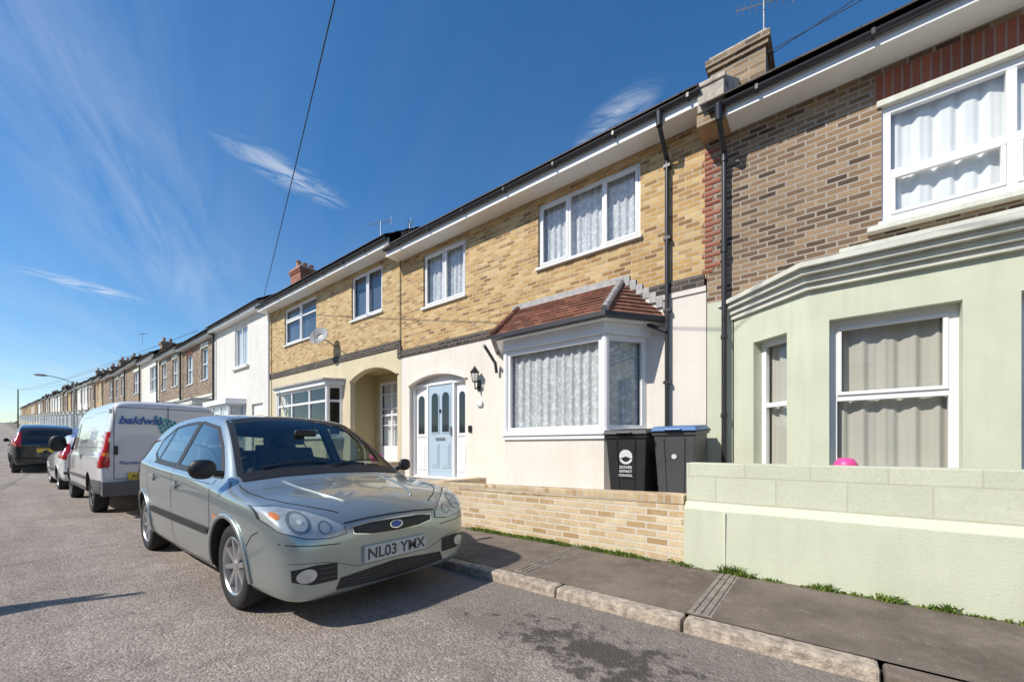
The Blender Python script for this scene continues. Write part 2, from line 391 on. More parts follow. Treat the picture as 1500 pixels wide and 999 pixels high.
def eaves(H, x0, x1, y0, zs, out, fh=.16, gm='gutter', depth=.085):
    T, K = H.T, H.K
    T.box(x0, x1, y0-out, y0-.002, zs, zs+.018, M['soffit'])
    T.box(x0, x1, y0-out-.02, y0-out-.002, zs-.01, zs+fh, M['soffit'])
    yc = y0-out-.02-depth*.55; zc = zs+fh-.02; r = depth*.52; n = 8
    pr = [(yc+r*math.cos(t), zc-r*math.sin(t)) for t in [math.pi*i/n for i in range(n+1)]]
    pi_ = [(yc+(r-.008)*math.cos(t), zc-(r-.008)*math.sin(t)) for t in [math.pi*i/n for i in range(n+1)]]
    ring = pr+pi_[::-1]
    K.hexa([(x0, a, b) for a, b in ring], [(x1, a, b) for a, b in ring], M[gm])
    x = x0+.5
    while x < x1:
        K.box(x, x+.03, yc-r-.004, yc+r-.004, zc-r-.003, zc+.01, M[gm]); x += 1.0
    return yc, zc
def arc_pts(x0, x1, zs, zc, n=16):
    h = zc-zs; w = (x1-x0)/2; r = (w*w+h*h)/(2*h); cz = zc-r; cx = (x0+x1)/2; a = math.asin(w/r)
    return [(cx+r*math.sin(-a+2*a*i/n), cz+r*math.cos(-a+2*a*i/n)) for i in range(n+1)]
def spandrel(W, T, x0, x1, zs, zc, zt, y, dep, mat, trim=None, tw=.09):
    P = arc_pts(x0, x1, zs, zc)
    for (a, b), (c, d) in zip(P, P[1:]):
        W.poly([(a, y, b), (c, y, d), (c, y, zt), (a, y, zt)], mat)
        W.poly([(a, y, b), (c, y, d), (c, y+dep, d), (a, y+dep, b)], mat)
    if trim:
        Q = arc_pts(x0-tw*.6, x1+tw*.6, zs+tw*.2, zc+tw)
        for i in range(len(P)-1):
            a, b, c, d = P[i], P[i+1], Q[i+1], Q[i]
            T.hexa([(a[0], y-.04, a[1]), (b[0], y-.04, b[1]), (c[0], y-.04, c[1]), (d[0], y-.04, d[1])],
                   [(a[0], y-.001, a[1]), (b[0], y-.001, b[1]), (c[0], y-.001, c[1]), (d[0], y-.001, d[1])], trim)
def chimney(x0, x1, y0, y1, z0, z1, mat, pots, parent):
    e = parent; b = MB()
    b.box(x0, x1, y0, y1, z0, z1-.22, mat); b.box(x0-.03, x1+.03, y0-.03, y1+.03, z1-.22, z1-.15, mat)
    b.box(x0-.055, x1+.055, y0-.055, y1+.055, z1-.15, z1-.06, mat); b.box(x0-.01, x1+.01, y0-.01, y1+.01, z1-.06, z1, M['stone'])
    b.build('chimney_stack', e)
    if pots:
        p = MB()
        for i in range(pots):
            yy = y0+(y1-y0)*(i+.5)/pots
            p.lathe([(.10, z1), (.09, z1+.05), (.075, z1+.22), (.1, z1+.24), (.1, z1+.27), (.06, z1+.27), (.06, z1+.1)], M['pot'], 14, 'z', ((x0+x1)/2, yy, 0))
        p.build('chimney_pots', e, smooth=True, sharp=40)
def path_wall(H, P, z0, z1, opsl, mat, rev=.12):
    for i in range(len(P)-1):
        m, L = frame_M(P[i], P[i+1]); H.setM(m)
        wall(H.W, 0, L, z0, z1, 0, opsl[i], mat, rev)
    H.setM(Matrix.Identity(4))
Y = 5.8
I4 = Matrix.Identity(4)

# ================================================================== GROUND
xs = [400, 60, 30, 10, 5, 0, -5]+[-10-2.5*i for i in range(11)]+[-45, -60, -80, -110, -150, -200, -250, -300, -301, -4000]
def strip(name, y0, y1, dz, mat, lim=None, parent=None):
    b = MB(); X = [x for x in xs if lim is None or lim[0] <= x <= lim[1]]
    for a, c in zip(X, X[1:]):
        b.poly([(c, y0, g(c)+dz), (a, y0, g(a)+dz), (a, y1, g(a)+dz), (c, y1, g(c)+dz)], mat)
    return b.build(name, parent)
strip('ground', -3000, 3000, -.012, M['ground'])
strip('road', -2.6, 2.56, 0, M['road'], (-300, 60))
strip('pavement', 2.69, 3.9, .07, M['pave'], (-300, 60))
strip('pavement', -5.6, -2.73, .07, M['pave'], (-300, 60))
kb = MB()
def kpiece(b, x0, x1, y0, y1, h, mat):
    b.hexa([(x0, y0, g(x0)-.05), (x1, y0, g(x1)-.05), (x1, y1, g(x1)-.05), (x0, y1, g(x0)-.05)],
           [(x0, y0+.012, g(x0)+h), (x1, y0+.012, g(x1)+h), (x1, y1, g(x1)+h), (x0, y1, g(x0)+h)], mat)
x = .2
while x > -60:
    L = .9 if x > -30 else 3
    h = .072+random.uniform(-.004, .004); dy = random.uniform(-.010, .010)
    kpiece(kb, x-L+.012, x, 2.56+dy, 2.692, h, M['kerb']); x -= L
kpiece(kb, .215, 1.6, 2.55, 2.692, .066, M['kerb_t']); kpiece(kb, 1.612, 40, 2.56, 2.692, .07, M['kerb_t'])
kb.build('kerb', bevel=.016)
k2 = MB(); kpiece(k2, -9, 40, -2.73, -2.6, .07, M['kerb']); k2.build('kerb', bevel=.01)
for cx in (-.62, -2.02):
    d = MB()
    for o in (-.065, -.022, .021):
        d.box(cx+o, cx+o+.02, 2.72, 3.8, .0705, .079, M['chan'])
    d.box(cx-.08, cx+.06, 2.715, 3.805, .06, .0718, M['chan'])
    d.build('drainage_channel', bevel=.003)
yd = MB()
yd.box(-7.75, -1.1, 4.03, Y+.3, .0, .42, M['conc']); yd.box(-1.0, 9, 4.0, Y+.3, 0, .40, M['conc'])
yd.box(-15.05, -7.95, 4.0, Y+.8, 0, .42, M['conc'])
yd.build('front_yard_paving')

# ================================================================== MAIN HOUSE
XL, XR = -7.80, -1.26
H = House('brick_house')
wA = (-7.02, -5.72, 4.18, 5.34); wB = (-3.96, -2.15, 4.22, 5.32)
wall(H.W, XL, XR, 3.36, 5.5, Y, [wA, wB], M['brick_y'], .1)
wall(H.W, XL, XR, .2, 3.2, Y, [(-7.50, -5.716, .46, 2.70), (-4.5, -2.15, .3, 2.9)], M['render_w'], .14)
H.T.box(XL, -4.45, Y-.025, Y+.05, 3.20, 3.36, M['brick_k']); H.T.box(-2.3, XR-.02, Y-.025, Y+.05, 3.26, 3.42, M['brick_k'])
H.W.box(-4.45, -2.3, Y-.004, Y+.05, 3.19, 3.37, M['brick_y'])
H.T.box(-2.3, XR, Y-.02, Y+.0, 3.19, 3.262, M['render_w'])
window(H, wA[0], wA[1], wA[2], wA[3], Y+.04, cols=[-6.37], sash=(0, 1), per=.13)
window(H, wB[0], wB[1], wB[2], wB[3], Y+.04, cols=[-3.36, -2.75], sash=(0, 2), per=.13)
shell(H, XL, XR, Y, 7, .2, 5.5, .66, M['brick_y2'], ov=.46, reave=5.60)
eaves(H, XL-.1, XR+.02, Y, 5.44, .33)
spandrel(H.W, H.T, -7.50, -5.716, 2.50, 2.68, 2.70, Y, .14, M['render_w'], M['render_w'])
D = H.F; u = M['upvc']; yd_ = Y+.12
D.box(-7.50, -5.716, yd_+.03, yd_+.08, .46, 2.69, u)
D.box(-7.50, -5.716, yd_-.02, yd_+.028, .44, .50, u)
for a in (-7.50, -7.01, -6.19, -5.766): D.box(a, a+.05, yd_-.03, yd_+.028, .502, 2.47, u)
D.box(-7.50, -5.716, yd_-.032, yd_+.026, 2.472, 2.53, u)
def arched(mb, a0, a1, z0, z1, y, mat, dep=.004):
    w = (a1-a0)/2; pts = [(a0, z0), (a1, z0)]+[((a0+a1)/2+w*math.cos(t), z1-w+w*math.sin(t)) for t in [math.pi*i/10 for i in range(11)]]
    mb.hexa([(p, y, q) for p, q in pts], [(p, y-dep, q) for p, q in pts], mat)
dg = basic('dark_door_glass', (.02, .03, .035), .12, var=.3, scale=20)
D.box(-6.955, -6.195, yd_-.012, yd_+.025, .505, 2.465, M['door_b'])
for a0, a1 in ((-6.85, -6.64), (-6.51, -6.30)):
    arched(D, a0-.025, a1+.025, 1.42, 2.33, yd_-.013, M['door_b'], .012); arched(D, a0, a1, 1.45, 2.30, yd_-.026, dg, .004)
    D.box(a0-.02, a1+.02, yd_-.024, yd_-.013, .68, 1.2, M['door_b']); D.box(a0+.02, a1-.02, yd_-.032, yd_-.0245, .73, 1.15, M['door_b'])
D.box(-6.72, -6.43, yd_-.026, yd_-.013, 1.27, 1.33, M['metal'])
D.box(-6.26, -6.22, yd_-.05, yd_-.013, 1.38, 1.56, M['metal']); D.cyl((-6.575, yd_-.03, 1.9), (-6.575, yd_-.014, 1.9), .04, .04, M['black'])
for a0, a1 in ((-7.40, -7.07), (-6.09, -5.80)):
    arched(D, a0, a1, 1.35, 2.36, yd_+.029, u, .016); arched(D, a0+.06, a1-.06, 1.42, 2.28, yd_+.012, dg, .004)
    D.box(a0, a1, yd_+.012, yd_+.029, .62, 1.22, u); D.box(a0+.05, a1-.05, yd_+.004, yd_+.0115, .68, 1.16, u)
st = MB(); st.box(-7.6, -5.6, 5.45, Y+.1, .2, .455, M['conc']); st.box(-7.3, -5.4, 4.05, 5.2, .3, .432, M['brick_cope'])
st.build('doorstep', H.e, bevel=.01)
P = [(-4.62, Y), (-4.21, 5.2), (-2.44, 5.2), (-2.03, Y)]
path_wall(H, P, .2, 1.30, [[], [], []], M['render_w'])
band(H.T, P, -.08, .05, 1.302, 1.36, M['upvc']); band(H.T, P, -.06, .03, 1.24, 1.30, M['upvc'])
for i in range(3):
    m, L = frame_M(P[i], P[i+1]); H.setM(m)
    window(H, .02, L-.02, 1.362, 2.70, .02, sill=False, f=.075, per=.15)
H.setM(I4)
for p in P[1:3]: H.F.cyl((p[0], p[1]+.045, 1.362), (p[0], p[1]+.045, 2.70), .055, .055, u, 12)
band(H.T, P, -.1, .03, 2.702, 2.86, M['upvc']); band(H.T, P, -.1, .14, 2.862, 2.90, M['upvc'])
band(H.K, P, .142, .225, 2.88, 2.945, M['gutter'])
ev = offs(P, .2); zt = 3.60; top = [(-4.40, Y-.003), (-4.38, Y-.004), (-2.44, Y-.004), (-2.42, Y-.003)]
nc = 9
for i in range(3):
    A0, A1 = Vector((ev[i].x, ev[i].y, 2.93)), Vector((ev[i+1].x, ev[i+1].y, 2.93))
    B0, B1 = Vector((*top[i], zt)), Vector((*top[i+1], zt))
    for k in range(nc):
        t0, t1 = k/nc, (k+1)/nc
        lift = Vector((0, -.012, .022))
        a, b = A0.lerp(B0, t0)+lift, A1.lerp(B1, t0)+lift; c, d = A1.lerp(B1, t1), A0.lerp(B0, t1)
        H.R.poly([a, b, c, d], M['tile']); H.R.poly([a-lift, b-lift, b, a], M['tile'])
for i in (1, 2):
    a, b = Vector((ev[i].x, ev[i].y-.01, 2.97)), Vector((*top[i], zt+.02))
    for k in range(9):
        H.T.cyl(a.lerp(b, k/9), a.lerp(b, (k+1.1)/9), .055, .045, M['lead'] if i == 2 else M['tile'], 8)
H.T.box(-4.42, -2.4, Y-.03, Y-.005, 3.57, 3.68, M['lead'])
for (xa, xb, n_) in ((-2.40, -1.72, 7), (-4.42, -4.95, 6)):
    for k in range(n_):
        p, q = xa+(xb-xa)*k/n_, xa+(xb-xa)*(k+1)/n_; zp, zq = 3.62-.59*k/n_, 3.62-.59*(k+1)/n_
        H.T.box(min(p, q)+.001, max(p, q), Y-.03, Y-.004, zq-.02, zp+.05, M['lead'])
K = H.K
K.cyl((-1.75, 5.40, 5.56), (-1.75, 5.42, 5.38), .042, .042, M['gutter'], 12); K.cyl((-1.75, 5.42, 5.38), (-1.75, 5.71, 5.12), .030, .030, M['gutter'], 12)
K.cyl((-1.75, 5.74, 5.15), (-1.75, 5.74, 1.1), .030, .030, M['gutter'], 14)
for z in (5.0, 4.0, 3.0, 2.0): K.box(-1.795, -1.705, 5.71, Y, z, z+.04, M['gutter'])
K.cyl((-4.72, 5.25, 2.9), (-4.85, 5.7, 2.68), .028, .028, M['gutter']); K.cyl((-4.85, 5.7, 2.7), (-4.85, 5.74, 2.5), .028, .028, M['gutter'])
K.cyl((-2.0, 5.68, 2.86), (-1.75, 5.71, 2.72), .028, .028, M['gutter'])
H.finish()
L = MB(); lx = -5.34
L.box(lx-.04, lx+.04, Y-.025, Y-.002, 2.22, 2.42, M['black']); L.cyl((lx, Y-.02, 2.3), (lx, Y-.12, 2.24), .012, .012, M['black']); L.cyl((lx, Y-.12, 2.24), (lx, Y-.13, 2.36), .012, .012, M['black'])
L.lathe([(.0, 2.36), (.045, 2.37), (.05, 2.39)], M['black'], 6, 'z', (lx, Y-.13, 0))
for t in range(6):
    c, s_ = math.cos(t*math.pi/3), math.sin(t*math.pi/3); L.cyl((lx+.05*c, Y-.13+.05*s_, 2.39), (lx+.08*c, Y-.13+.08*s_, 2.56), .006, .006, M['black'], 5)
L.lathe([(.045, 2.39), (.072, 2.555)], M['glass'], 6, 'z', (lx, Y-.13, 0))
L.lathe([(.1, 2.56), (.05, 2.62), (.02, 2.66), (.0, 2.7)], M['black'], 6, 'z', (lx, Y-.13, 0))
L.build('wall_lantern')
b = MB(); b.box(-5.62, -5.54, Y-.03, Y-.002, 1.42, 1.55, M['black']); b.build('doorbell_box', bevel=.004)
b = MB(); b.cyl((-5.3, Y-.03, 1.98), (-5.3, Y-.002, 1.98), .06, .06, M['decal'], 16); b.box(-5.36, -5.24, Y-.025, Y-.002, 1.9, 1.96, M['gdoor']); b.build('house_number_plaque')

# ================================================================== LEFT HOUSE
H = House('brick_house'); X0, X1 = -15.12, -7.80
a1 = (-9.94, -8.55, 4.45, 5.62); a2 = (-13.97, -11.86, 4.42, 5.61)
wall(H.W, X0, X1-.01, 3.62, 5.75, Y, [a1, a2], M['brick_y2'], .1)
wall(H.W, X0, X1-.01, .1, 3.45, Y, [(-10.0, -7.95, .45, 3.12), (-13.7, -10.5, .45, 2.9)], M['render_c'], .14)
H.T.box(X0, X1-.01, Y-.03, Y+.05, 3.45, 3.62, M['brick_k'])
H.T.box(X1-.12, X1+.02, Y-.032, Y+.05, 3.2, 3.46, M['brick_k'])
window(H, *a1, Y+.04, cols=[-9.24], sash=(0, 1), cur='blue_cur'); window(H, *a2, Y+.04, cols=[-12.9], sash=(0,), trans=5.2, cur='blue_cur')
spandrel(H.W, H.T, -10.0, -7.95, 2.84, 3.10, 3.12, Y, .14, M['render_c'], M['render_c'], .07)
W = H.W
W.poly([(-10.0, Y+.14, .4), (-10.0, 6.56, .4), (-10.0, 6.56, 3.12), (-10.0, Y+.14, 3.12)], M['render_t'])
W.poly([(-7.95, Y+.14, .4), (-7.95, 6.56, .4), (-7.95, 6.56, 3.12), (-7.95, Y+.14, 3.12)], M['render_t'])
W.poly([(-10.0, Y+.14, 3.12), (-7.95, Y+.14, 3.12), (-7.95, 6.56, 3.12), (-10.0, 6.56, 3.12)], M['render_t'])
wall(W, -10.0, -7.95, .4, 3.12, 6.56, [(-9.85, -8.75, .45, 2.9), (-8.7, -8.0, .45, 2.9)], M['render_t'])
window(H, -9.85, -8.75, 1.1, 2.9, 6.6, cols=[-9.3], trans=2.0, cur='net2', sill=False, f=.06)
H.F.box(-9.85, -8.75, 6.6, 6.66, .45, 1.1, u)
window(H, -8.7, -8.0, .46, 2.9, 6.6, cols=[], trans=1.2, cur=None, sill=False, f=.08)
for z in (1.65, 2.1, 2.5): H.F.box(-8.62, -8.08, 6.605, 6.65, z, z+.03, u); H.F.box(-9.79, -8.81, 6.606, 6.652, z+.06, z+.085, u)
P = [(-13.9, Y), (-13.7, 5.45), (-10.6, 5.45), (-10.36, Y)]
path_wall(H, P, .1, 1.35, [[], [], []], M['render_c'])
band(H.T, P, -.08, .06, 1.352, 1.41, M['upvc'])
for i, cl in enumerate(([], [1.0, 2.1], [])):
    m, Ln = frame_M(P[i], P[i+1]); H.setM(m); window(H, .02, Ln-.02, 1.412, 2.80, .02, cols=cl, trans=2.38, sill=False, f=.07, cur=None)
H.setM(I4)
for p in P[1:3]: H.F.cyl((p[0], p[1]+.045, 1.412), (p[0], p[1]+.045, 2.80), .055, .055, u, 12)
band(H.T, P, -.35, .06, 2.802, 2.92, M['upvc']); band(H.T, P, -.42, .12, 2.922, 2.97, M['lead'])
H.K.cyl((X0+.1, 5.72, 5.7), (X0+.1, 5.72, .4), .035, .035, M['upvc'], 12)
H.K.cyl((X1-.02, 5.78, 5.6), (X1-.02, 5.78, 3.6), .009, .009, M['wire'], 6)
H.K.cyl((-10.9, 5.79, 4.0), (-10.2, 5.79, 3.63), .006, .006, M['wire'], 6)
shell(H, X0, X1-.01, Y, 7, .1, 5.75, .6, M['brick_b'], ov=.46, reave=5.88)
eaves(H, X0-.1, X1-.0, Y, 5.70, .33)
H.finish()
b = MB(); c = Vector((-10.9, 5.45, 4.12)); b.M = Matrix.Translation(c) @ Matrix.Rotation(R(65), 4, 'X') @ Matrix.Rotation(R(25), 4, 'Y')
b.lathe([(0, 0), (.12, .015), (.22, .05), (.27, .085), (.265, .09), (.1, .03)], M['gdoor'], 24, 'z'); b.cyl((0, -.25, .05), (0, 0, .3), .01, .01, M['metal'])
b.M = I4; b.cyl((-10.9, 5.47, 4.12), (-10.9, 5.78, 4.0), .02, .02, M['metal']); b.build('satellite_dish', smooth=True, sharp=40)

# ================================================================== GREEN HOUSE (right)
H = House('brick_house'); X0, X1 = -1.25, 4.6
ow = (.46, 2.25, 3.50, 4.73)
wall(H.W, X0, X1, 3.02, 5.2, Y, [ow], M['brick_b'], .1, M['render_w2'])
wall(H.W, X0, X1, .1, 3.02, Y, [(-.95, 3.4, .3, 2.76)], M['render_g'], .1)
window(H, *ow, Y+.03, cols=[1.36], trans=4.02, sash=((0, 0), (0, 1)), cur='net2', f=.075, per=.17)
H.T.box(.40, 2.31, Y-.012, Y+.02, 4.80, 5.08, M['brick_sol'])
H.T.box(.42, 2.29, Y-.03, Y+.03, 4.732, 4.795, M['cornice'])
H.T.box(.34, 2.37, Y-.10, Y+.02, 3.40, 3.452, M['cornice'])
for k in range(24):
    z = 3.42+k*.068; wd = .16 if k % 2 else .07
    H.T.box(X0-.06+(.03 if k % 3 else 0), X0+wd, Y-.008, Y+.02, z+.004, z+.064, M['brick_r'])
Pg = [(-.935, Y), (-.146, 5.2), (2.6, 5.2), (3.4, Y)]
m0, L0 = frame_M(Pg[0], Pg[1])
so = (.30, .74, .75, 2.38)
fr1 = (.166, 1.082, .80, 2.41); fr2 = (1.41, 2.46, .80, 2.41)
path_wall(H, Pg, .1, 2.76, [[so], [fr1, fr2], []], M['render_g'], .2)
H.setM(m0); window(H, so[0], so[1], so[2], so[3], .12, sill=False, cur='drape', trans=1.62, f=.06)
m1, L1 = frame_M(Pg[1], Pg[2]); H.setM(m1)
for o in (fr1, fr2): window(H, *o, .12, trans=1.62, sash=((1, 0),), sill=False, cur='drape', f=.065, per=.16)
H.setM(I4)
band(H.T, Pg, -.05, .05, 2.74, 2.80, M['cornice']); band(H.T, Pg, -.05, .09, 2.802, 2.87, M['cornice']); band(H.T, Pg, -.05, .15, 2.872, 2.93, M['cornice'])
band(H.T, Pg, -.05, .20, 2.932, 2.985, M['cornice'])
A = offs(Pg, .19); H.R.poly([(A[0].x, A[0].y, 2.99), (A[1].x, A[1].y, 2.99), (A[2].x, A[2].y, 2.99), (A[3].x, A[3].y, 2.99)], M['lead'])
H.T.box(.1, 2.6, 5.3, Y-.003, 2.99, 3.14, M['cornice'])
shell(H, X0, X1, Y, 7, .1, 5.2, .6, M['brick_b'], ov=.45, reave=5.33)
eaves(H, X0+.1, X1, Y, 5.15, .33, fh=.14)
K = H.K
K.cyl((-1.03, 5.36, 5.26), (-1.03, 5.39, 5.08), .042, .042, M['gutter'], 12); K.cyl((-1.03, 5.39, 5.1), (-1.03, 5.68, 4.88), .032, .032, M['gutter'], 12)
K.cyl((-1.03, 5.71, 4.9), (-1.03, 5.71, .45), .032, .032, M['gutter'], 14)
for z in (4.75, 3.6, 2.5, 1.5): K.cyl((-1.03, 5.71, z), (-1.03, 5.71, z+.05), .042, .042, M['gutter'], 14)
pb = MB(); xa, xb = -1.28, -.98
pr = [(5.42, 5.30), (5.42, 5.62), (5.6, 5.76), (9.3, 8.25), (9.3, 5.3)]
pb.hexa([(xa, a, b) for a, b in pr], [(xb, a, b) for a, b in pr], M['stone'])
pb.box(xa-.02, xb+.02, 5.40, 5.6, 5.60, 5.66, M['stone'])
pb.box(xa-.015, xb+.015, 5.44, Y+.02, 5.14, 5.298, M['brick_ch'])
pb.build('party_wall_upstand', H.e, bevel=.01)
chimney(-1.36, -.66, 6.5, 7.3, 5.4, 6.86, M['brick_ch'], 0, H.e)
H.finish()

# ================================================================== WHITE HOUSE
H = House('rendered_house'); X0, X1 = -20.8, -15.12; bz = g(-18)
o1 = (-18.4, -17.1, 4.25, 5.75)
wall(H.W, X0, X1, bz, 6.0, Y-.01, [o1, (-20.2, -17.3, .9, 2.75), (-16.7, -15.7, .5, 2.7)], M['render_w2'], .12)
window(H, *o1, Y+.03, cols=[-17.75], cur='net2'); H.T.box(-18.55, -16.95, Y-.1, Y-.012, 4.12, 4.2, M['render_w2'])
P = [(-20.5, Y), (-20.2, 5.3), (-17.6, 5.3), (-17.3, Y)]
path_wall(H, P, 0, 1.3, [[], [], []], M['render_w2'])
for i, cl in enumerate(([], [.8, 1.7], [])):
    m, Ln = frame_M(P[i], P[i+1]); H.setM(m); window(H, .02, Ln-.02, 1.3, 2.75, .02, cols=cl, trans=2.3, sill=False, f=.07, cur='net2')
H.setM(I4); band(H.T, P, -.4, .08, 2.752, 2.95, M['upvc'])
H.F.box(-16.7, -15.7, Y+.06, Y+.12, .5, 2.7, M['upvc']); H.F.box(-16.55, -15.85, Y+.03, Y+.058, .5, 2.3, M['render_c'])
shell(H, X0, X1, Y, 7, 0, 6.0, .6, M['render_w2'], ov=.4, reave=6.12)
eaves(H, X0, X1-.02, Y, 5.98, .25); H.K.cyl((X0+.15, 5.7, 6.0), (X0+.15, 5.7, .4), .045, .045, M['gutter'], 12)
chimney(-16.1, -15.3, 6.9, 7.6, 6, 7.85, M['brick_r'], 3, H.e)
H.finish()

# ================================================================== TERRACE
def terrace(x0, x1, base, wm, low, seed, flip=False):
    rn = random.Random(seed); name = 'brick_house' if 'brick' in wm else 'rendered_house'
    H = House(name); w = x1-x0; b = base; e = b+5.75+rn.uniform(-.15, .25)
    z1, z2 = b+3.95, b+5.4; wa = .95
    c1, c2 = x0+w*.26, x0+w*.72
    ops = [(c1-wa/2, c1+wa/2, z1, z2), (c2-wa/2, c2+wa/2, z1, z2)] if rn.random() < .6 else [(c2-.85, c2+.85, z1, z2)]
    bay0, bay1 = x0+w*.42, x0+w*.93; dx0, dx1 = x0+w*.1, x0+w*.1+.95
    wall(H.W, x0, x1, b+3.2, e, Y, ops, M[wm], .1)
    wall(H.W, x0, x1, b-.6, b+3.2, Y, [(dx0, dx1, b+.4, b+2.7), (bay0+.1, bay1-.1, b+.5, b+2.9)], M[low], .15)
    H.T.box(x0, x1, Y-.05, Y-.002, b+3.14, b+3.26, M['cornice'])
    for o in ops:
        window(H, *o, Y+.05, trans=(o[2]+o[3])/2, cur='net2' if rn.random() < .6 else 'drape', cols=[(o[0]+o[1])/2] if o[1]-o[0] > 1.2 else [])
        if 'brick' in wm: H.T.box(o[0]-.1, o[1]+.1, Y-.02, Y-.001, o[3]+.003, o[3]+.22, M['cornice'] if rn.random() < .5 else M['brick_sol'])
    H.F.box(dx0, dx1, Y+.08, Y+.13, b+.4, b+2.7, M['upvc']); H.F.box(dx0+.08, dx1-.08, Y+.05, Y+.078, b+.42, b+2.35, M[rn.choice(['door_d', 'door_b', 'brick_r', 'upvc'])])
    P = [(bay0-.0, Y), (bay0+.35, 5.25), (bay1-.35, 5.25), (bay1, Y)]
    path_wall(H, P, b-.5, b+1.2, [[], [], []], M[low])
    for i in range(3):
        m, Ln = frame_M(P[i], P[i+1]); H.setM(m); window(H, .02, Ln-.02, b+1.2, b+2.75, .02, trans=b+2.3, sill=False, f=.07, cur='net2', cols=[Ln/2] if i == 1 else [])
    H.setM(I4); band(H.T, P, -.4, .1, b+2.752, b+2.95, M['cornice']); band(H.T, P, -.5, .15, b+2.952, b+3.02, M['lead'])
    shell(H, x0, x1, Y, 7, b-.6, e, .58, M['brick_b'], ov=.4, reave=e+.14)
    eaves(H, x0, x1-.02, Y, e, .22)
    H.K.cyl((x0+.12, 5.7, e), (x0+.12, 5.7, b+.3), .04, .04, M['gutter'], 8)
    if rn.random() < .5: chimney(x1-.4, x1+.2, 6.8, 7.5, e, e+rn.uniform(1.2, 1.75), M['brick_b' if rn.random() < .7 else 'brick_ch'], rn.choice([1, 2]), H.e)
    H.finish()
    if flip: H.e.rotation_euler = (0, 0, math.pi); H.e.location = (0, -1.6, 0)
x = -20.8; i = 0
seq = [('brick_b', 'render_w2'), ('brick_b', 'render_c'), ('render_w2', 'render_w2'), ('brick_b', 'render_w2'), ('brick_y2', 'render_c'), ('render_w2', 'render_w')]
while x > -240:
    w = random.choice([4.6, 4.8, 5.0]) if x > -120 else 9.5
    wm, lo = seq[i % 6] if i < 3 else random.choice(seq)
    terrace(x-w, x, g(x-w/2)+.05, wm, lo, i+3); x -= w; i += 1
terrace(4.62, 9.4, 0, 'brick_b', 'render_w2', 91)
xo = -22
for k in range(8):
    wm, lo = seq[(k*5+1) % 6]; terrace(xo, xo+4.9, 0, wm, lo, 200+k, flip=True); xo += 4.92

# ================================================================== GARDEN WALLS
w = MB()
w.hexa([(-5.3, 3.82, .05), (-1.015, 3.82, .05), (-1.015, 4.035, .05), (-5.3, 4.035, .05)], [(-5.3, 3.82, .52), (-1.015, 3.82, .60), (-1.015, 4.035, .60), (-5.3, 4.035, .52)], M['brick_g'])
w.hexa([(-5.3, 3.815, .522), (-1.015, 3.815, .602), (-1.015, 4.04, .602), (-5.3, 4.04, .522)], [(-5.3, 3.815, .60), (-1.015, 3.815, .685), (-1.015, 4.04, .685), (-5.3, 4.04, .60)], M['brick_cope'])
w.build('brick_garden_wall', bevel=.006)
w = MB(); w.box(-5.2, -4.98, 4.04, 5.6, .3, .56, M['brick_g']); w.box(-7.9, -7.0, 4.5, 5.3, .42, .82, M['brick_g']); w.build('brick_planter', bevel=.006)
w = MB(); w.box(-15.0, -7.9, 3.82, 4.03, .05, .75, M['brick_g']); w.box(-15.0, -7.9, 3.81, 4.04, .752, .82, M['brick_cope']); w.build('brick_garden_wall', bevel=.006)
w = MB()
for a in range(14):
    xa = -20.8-a*4.8; w.box(xa-3.3, xa-.2, 3.82, 4.02, g(xa)-.3, g(xa)+.75, M['render_w2'] if a % 2 else M['brick_b'])
w.build('terrace_garden_wall', bevel=.01)
w = MB(); gm = M['render_g']
w.box(-1.0, 9, 3.84, 4.04, .05, .98, M['block_g'])
w.hexa([(-1.005, 3.76, .05), (9, 3.76, .05), (9, 3.838, .05), (-1.005, 3.838, .05)], [(-1.005, 3.775, .58), (9, 3.775, .58), (9, 3.838, .64), (-1.005, 3.838, .64)], gm)
w.box(-.68, -.667, 3.755, 3.80, .05, .57, M['cornice'])
w.build('painted_garden_wall', bevel=.008)

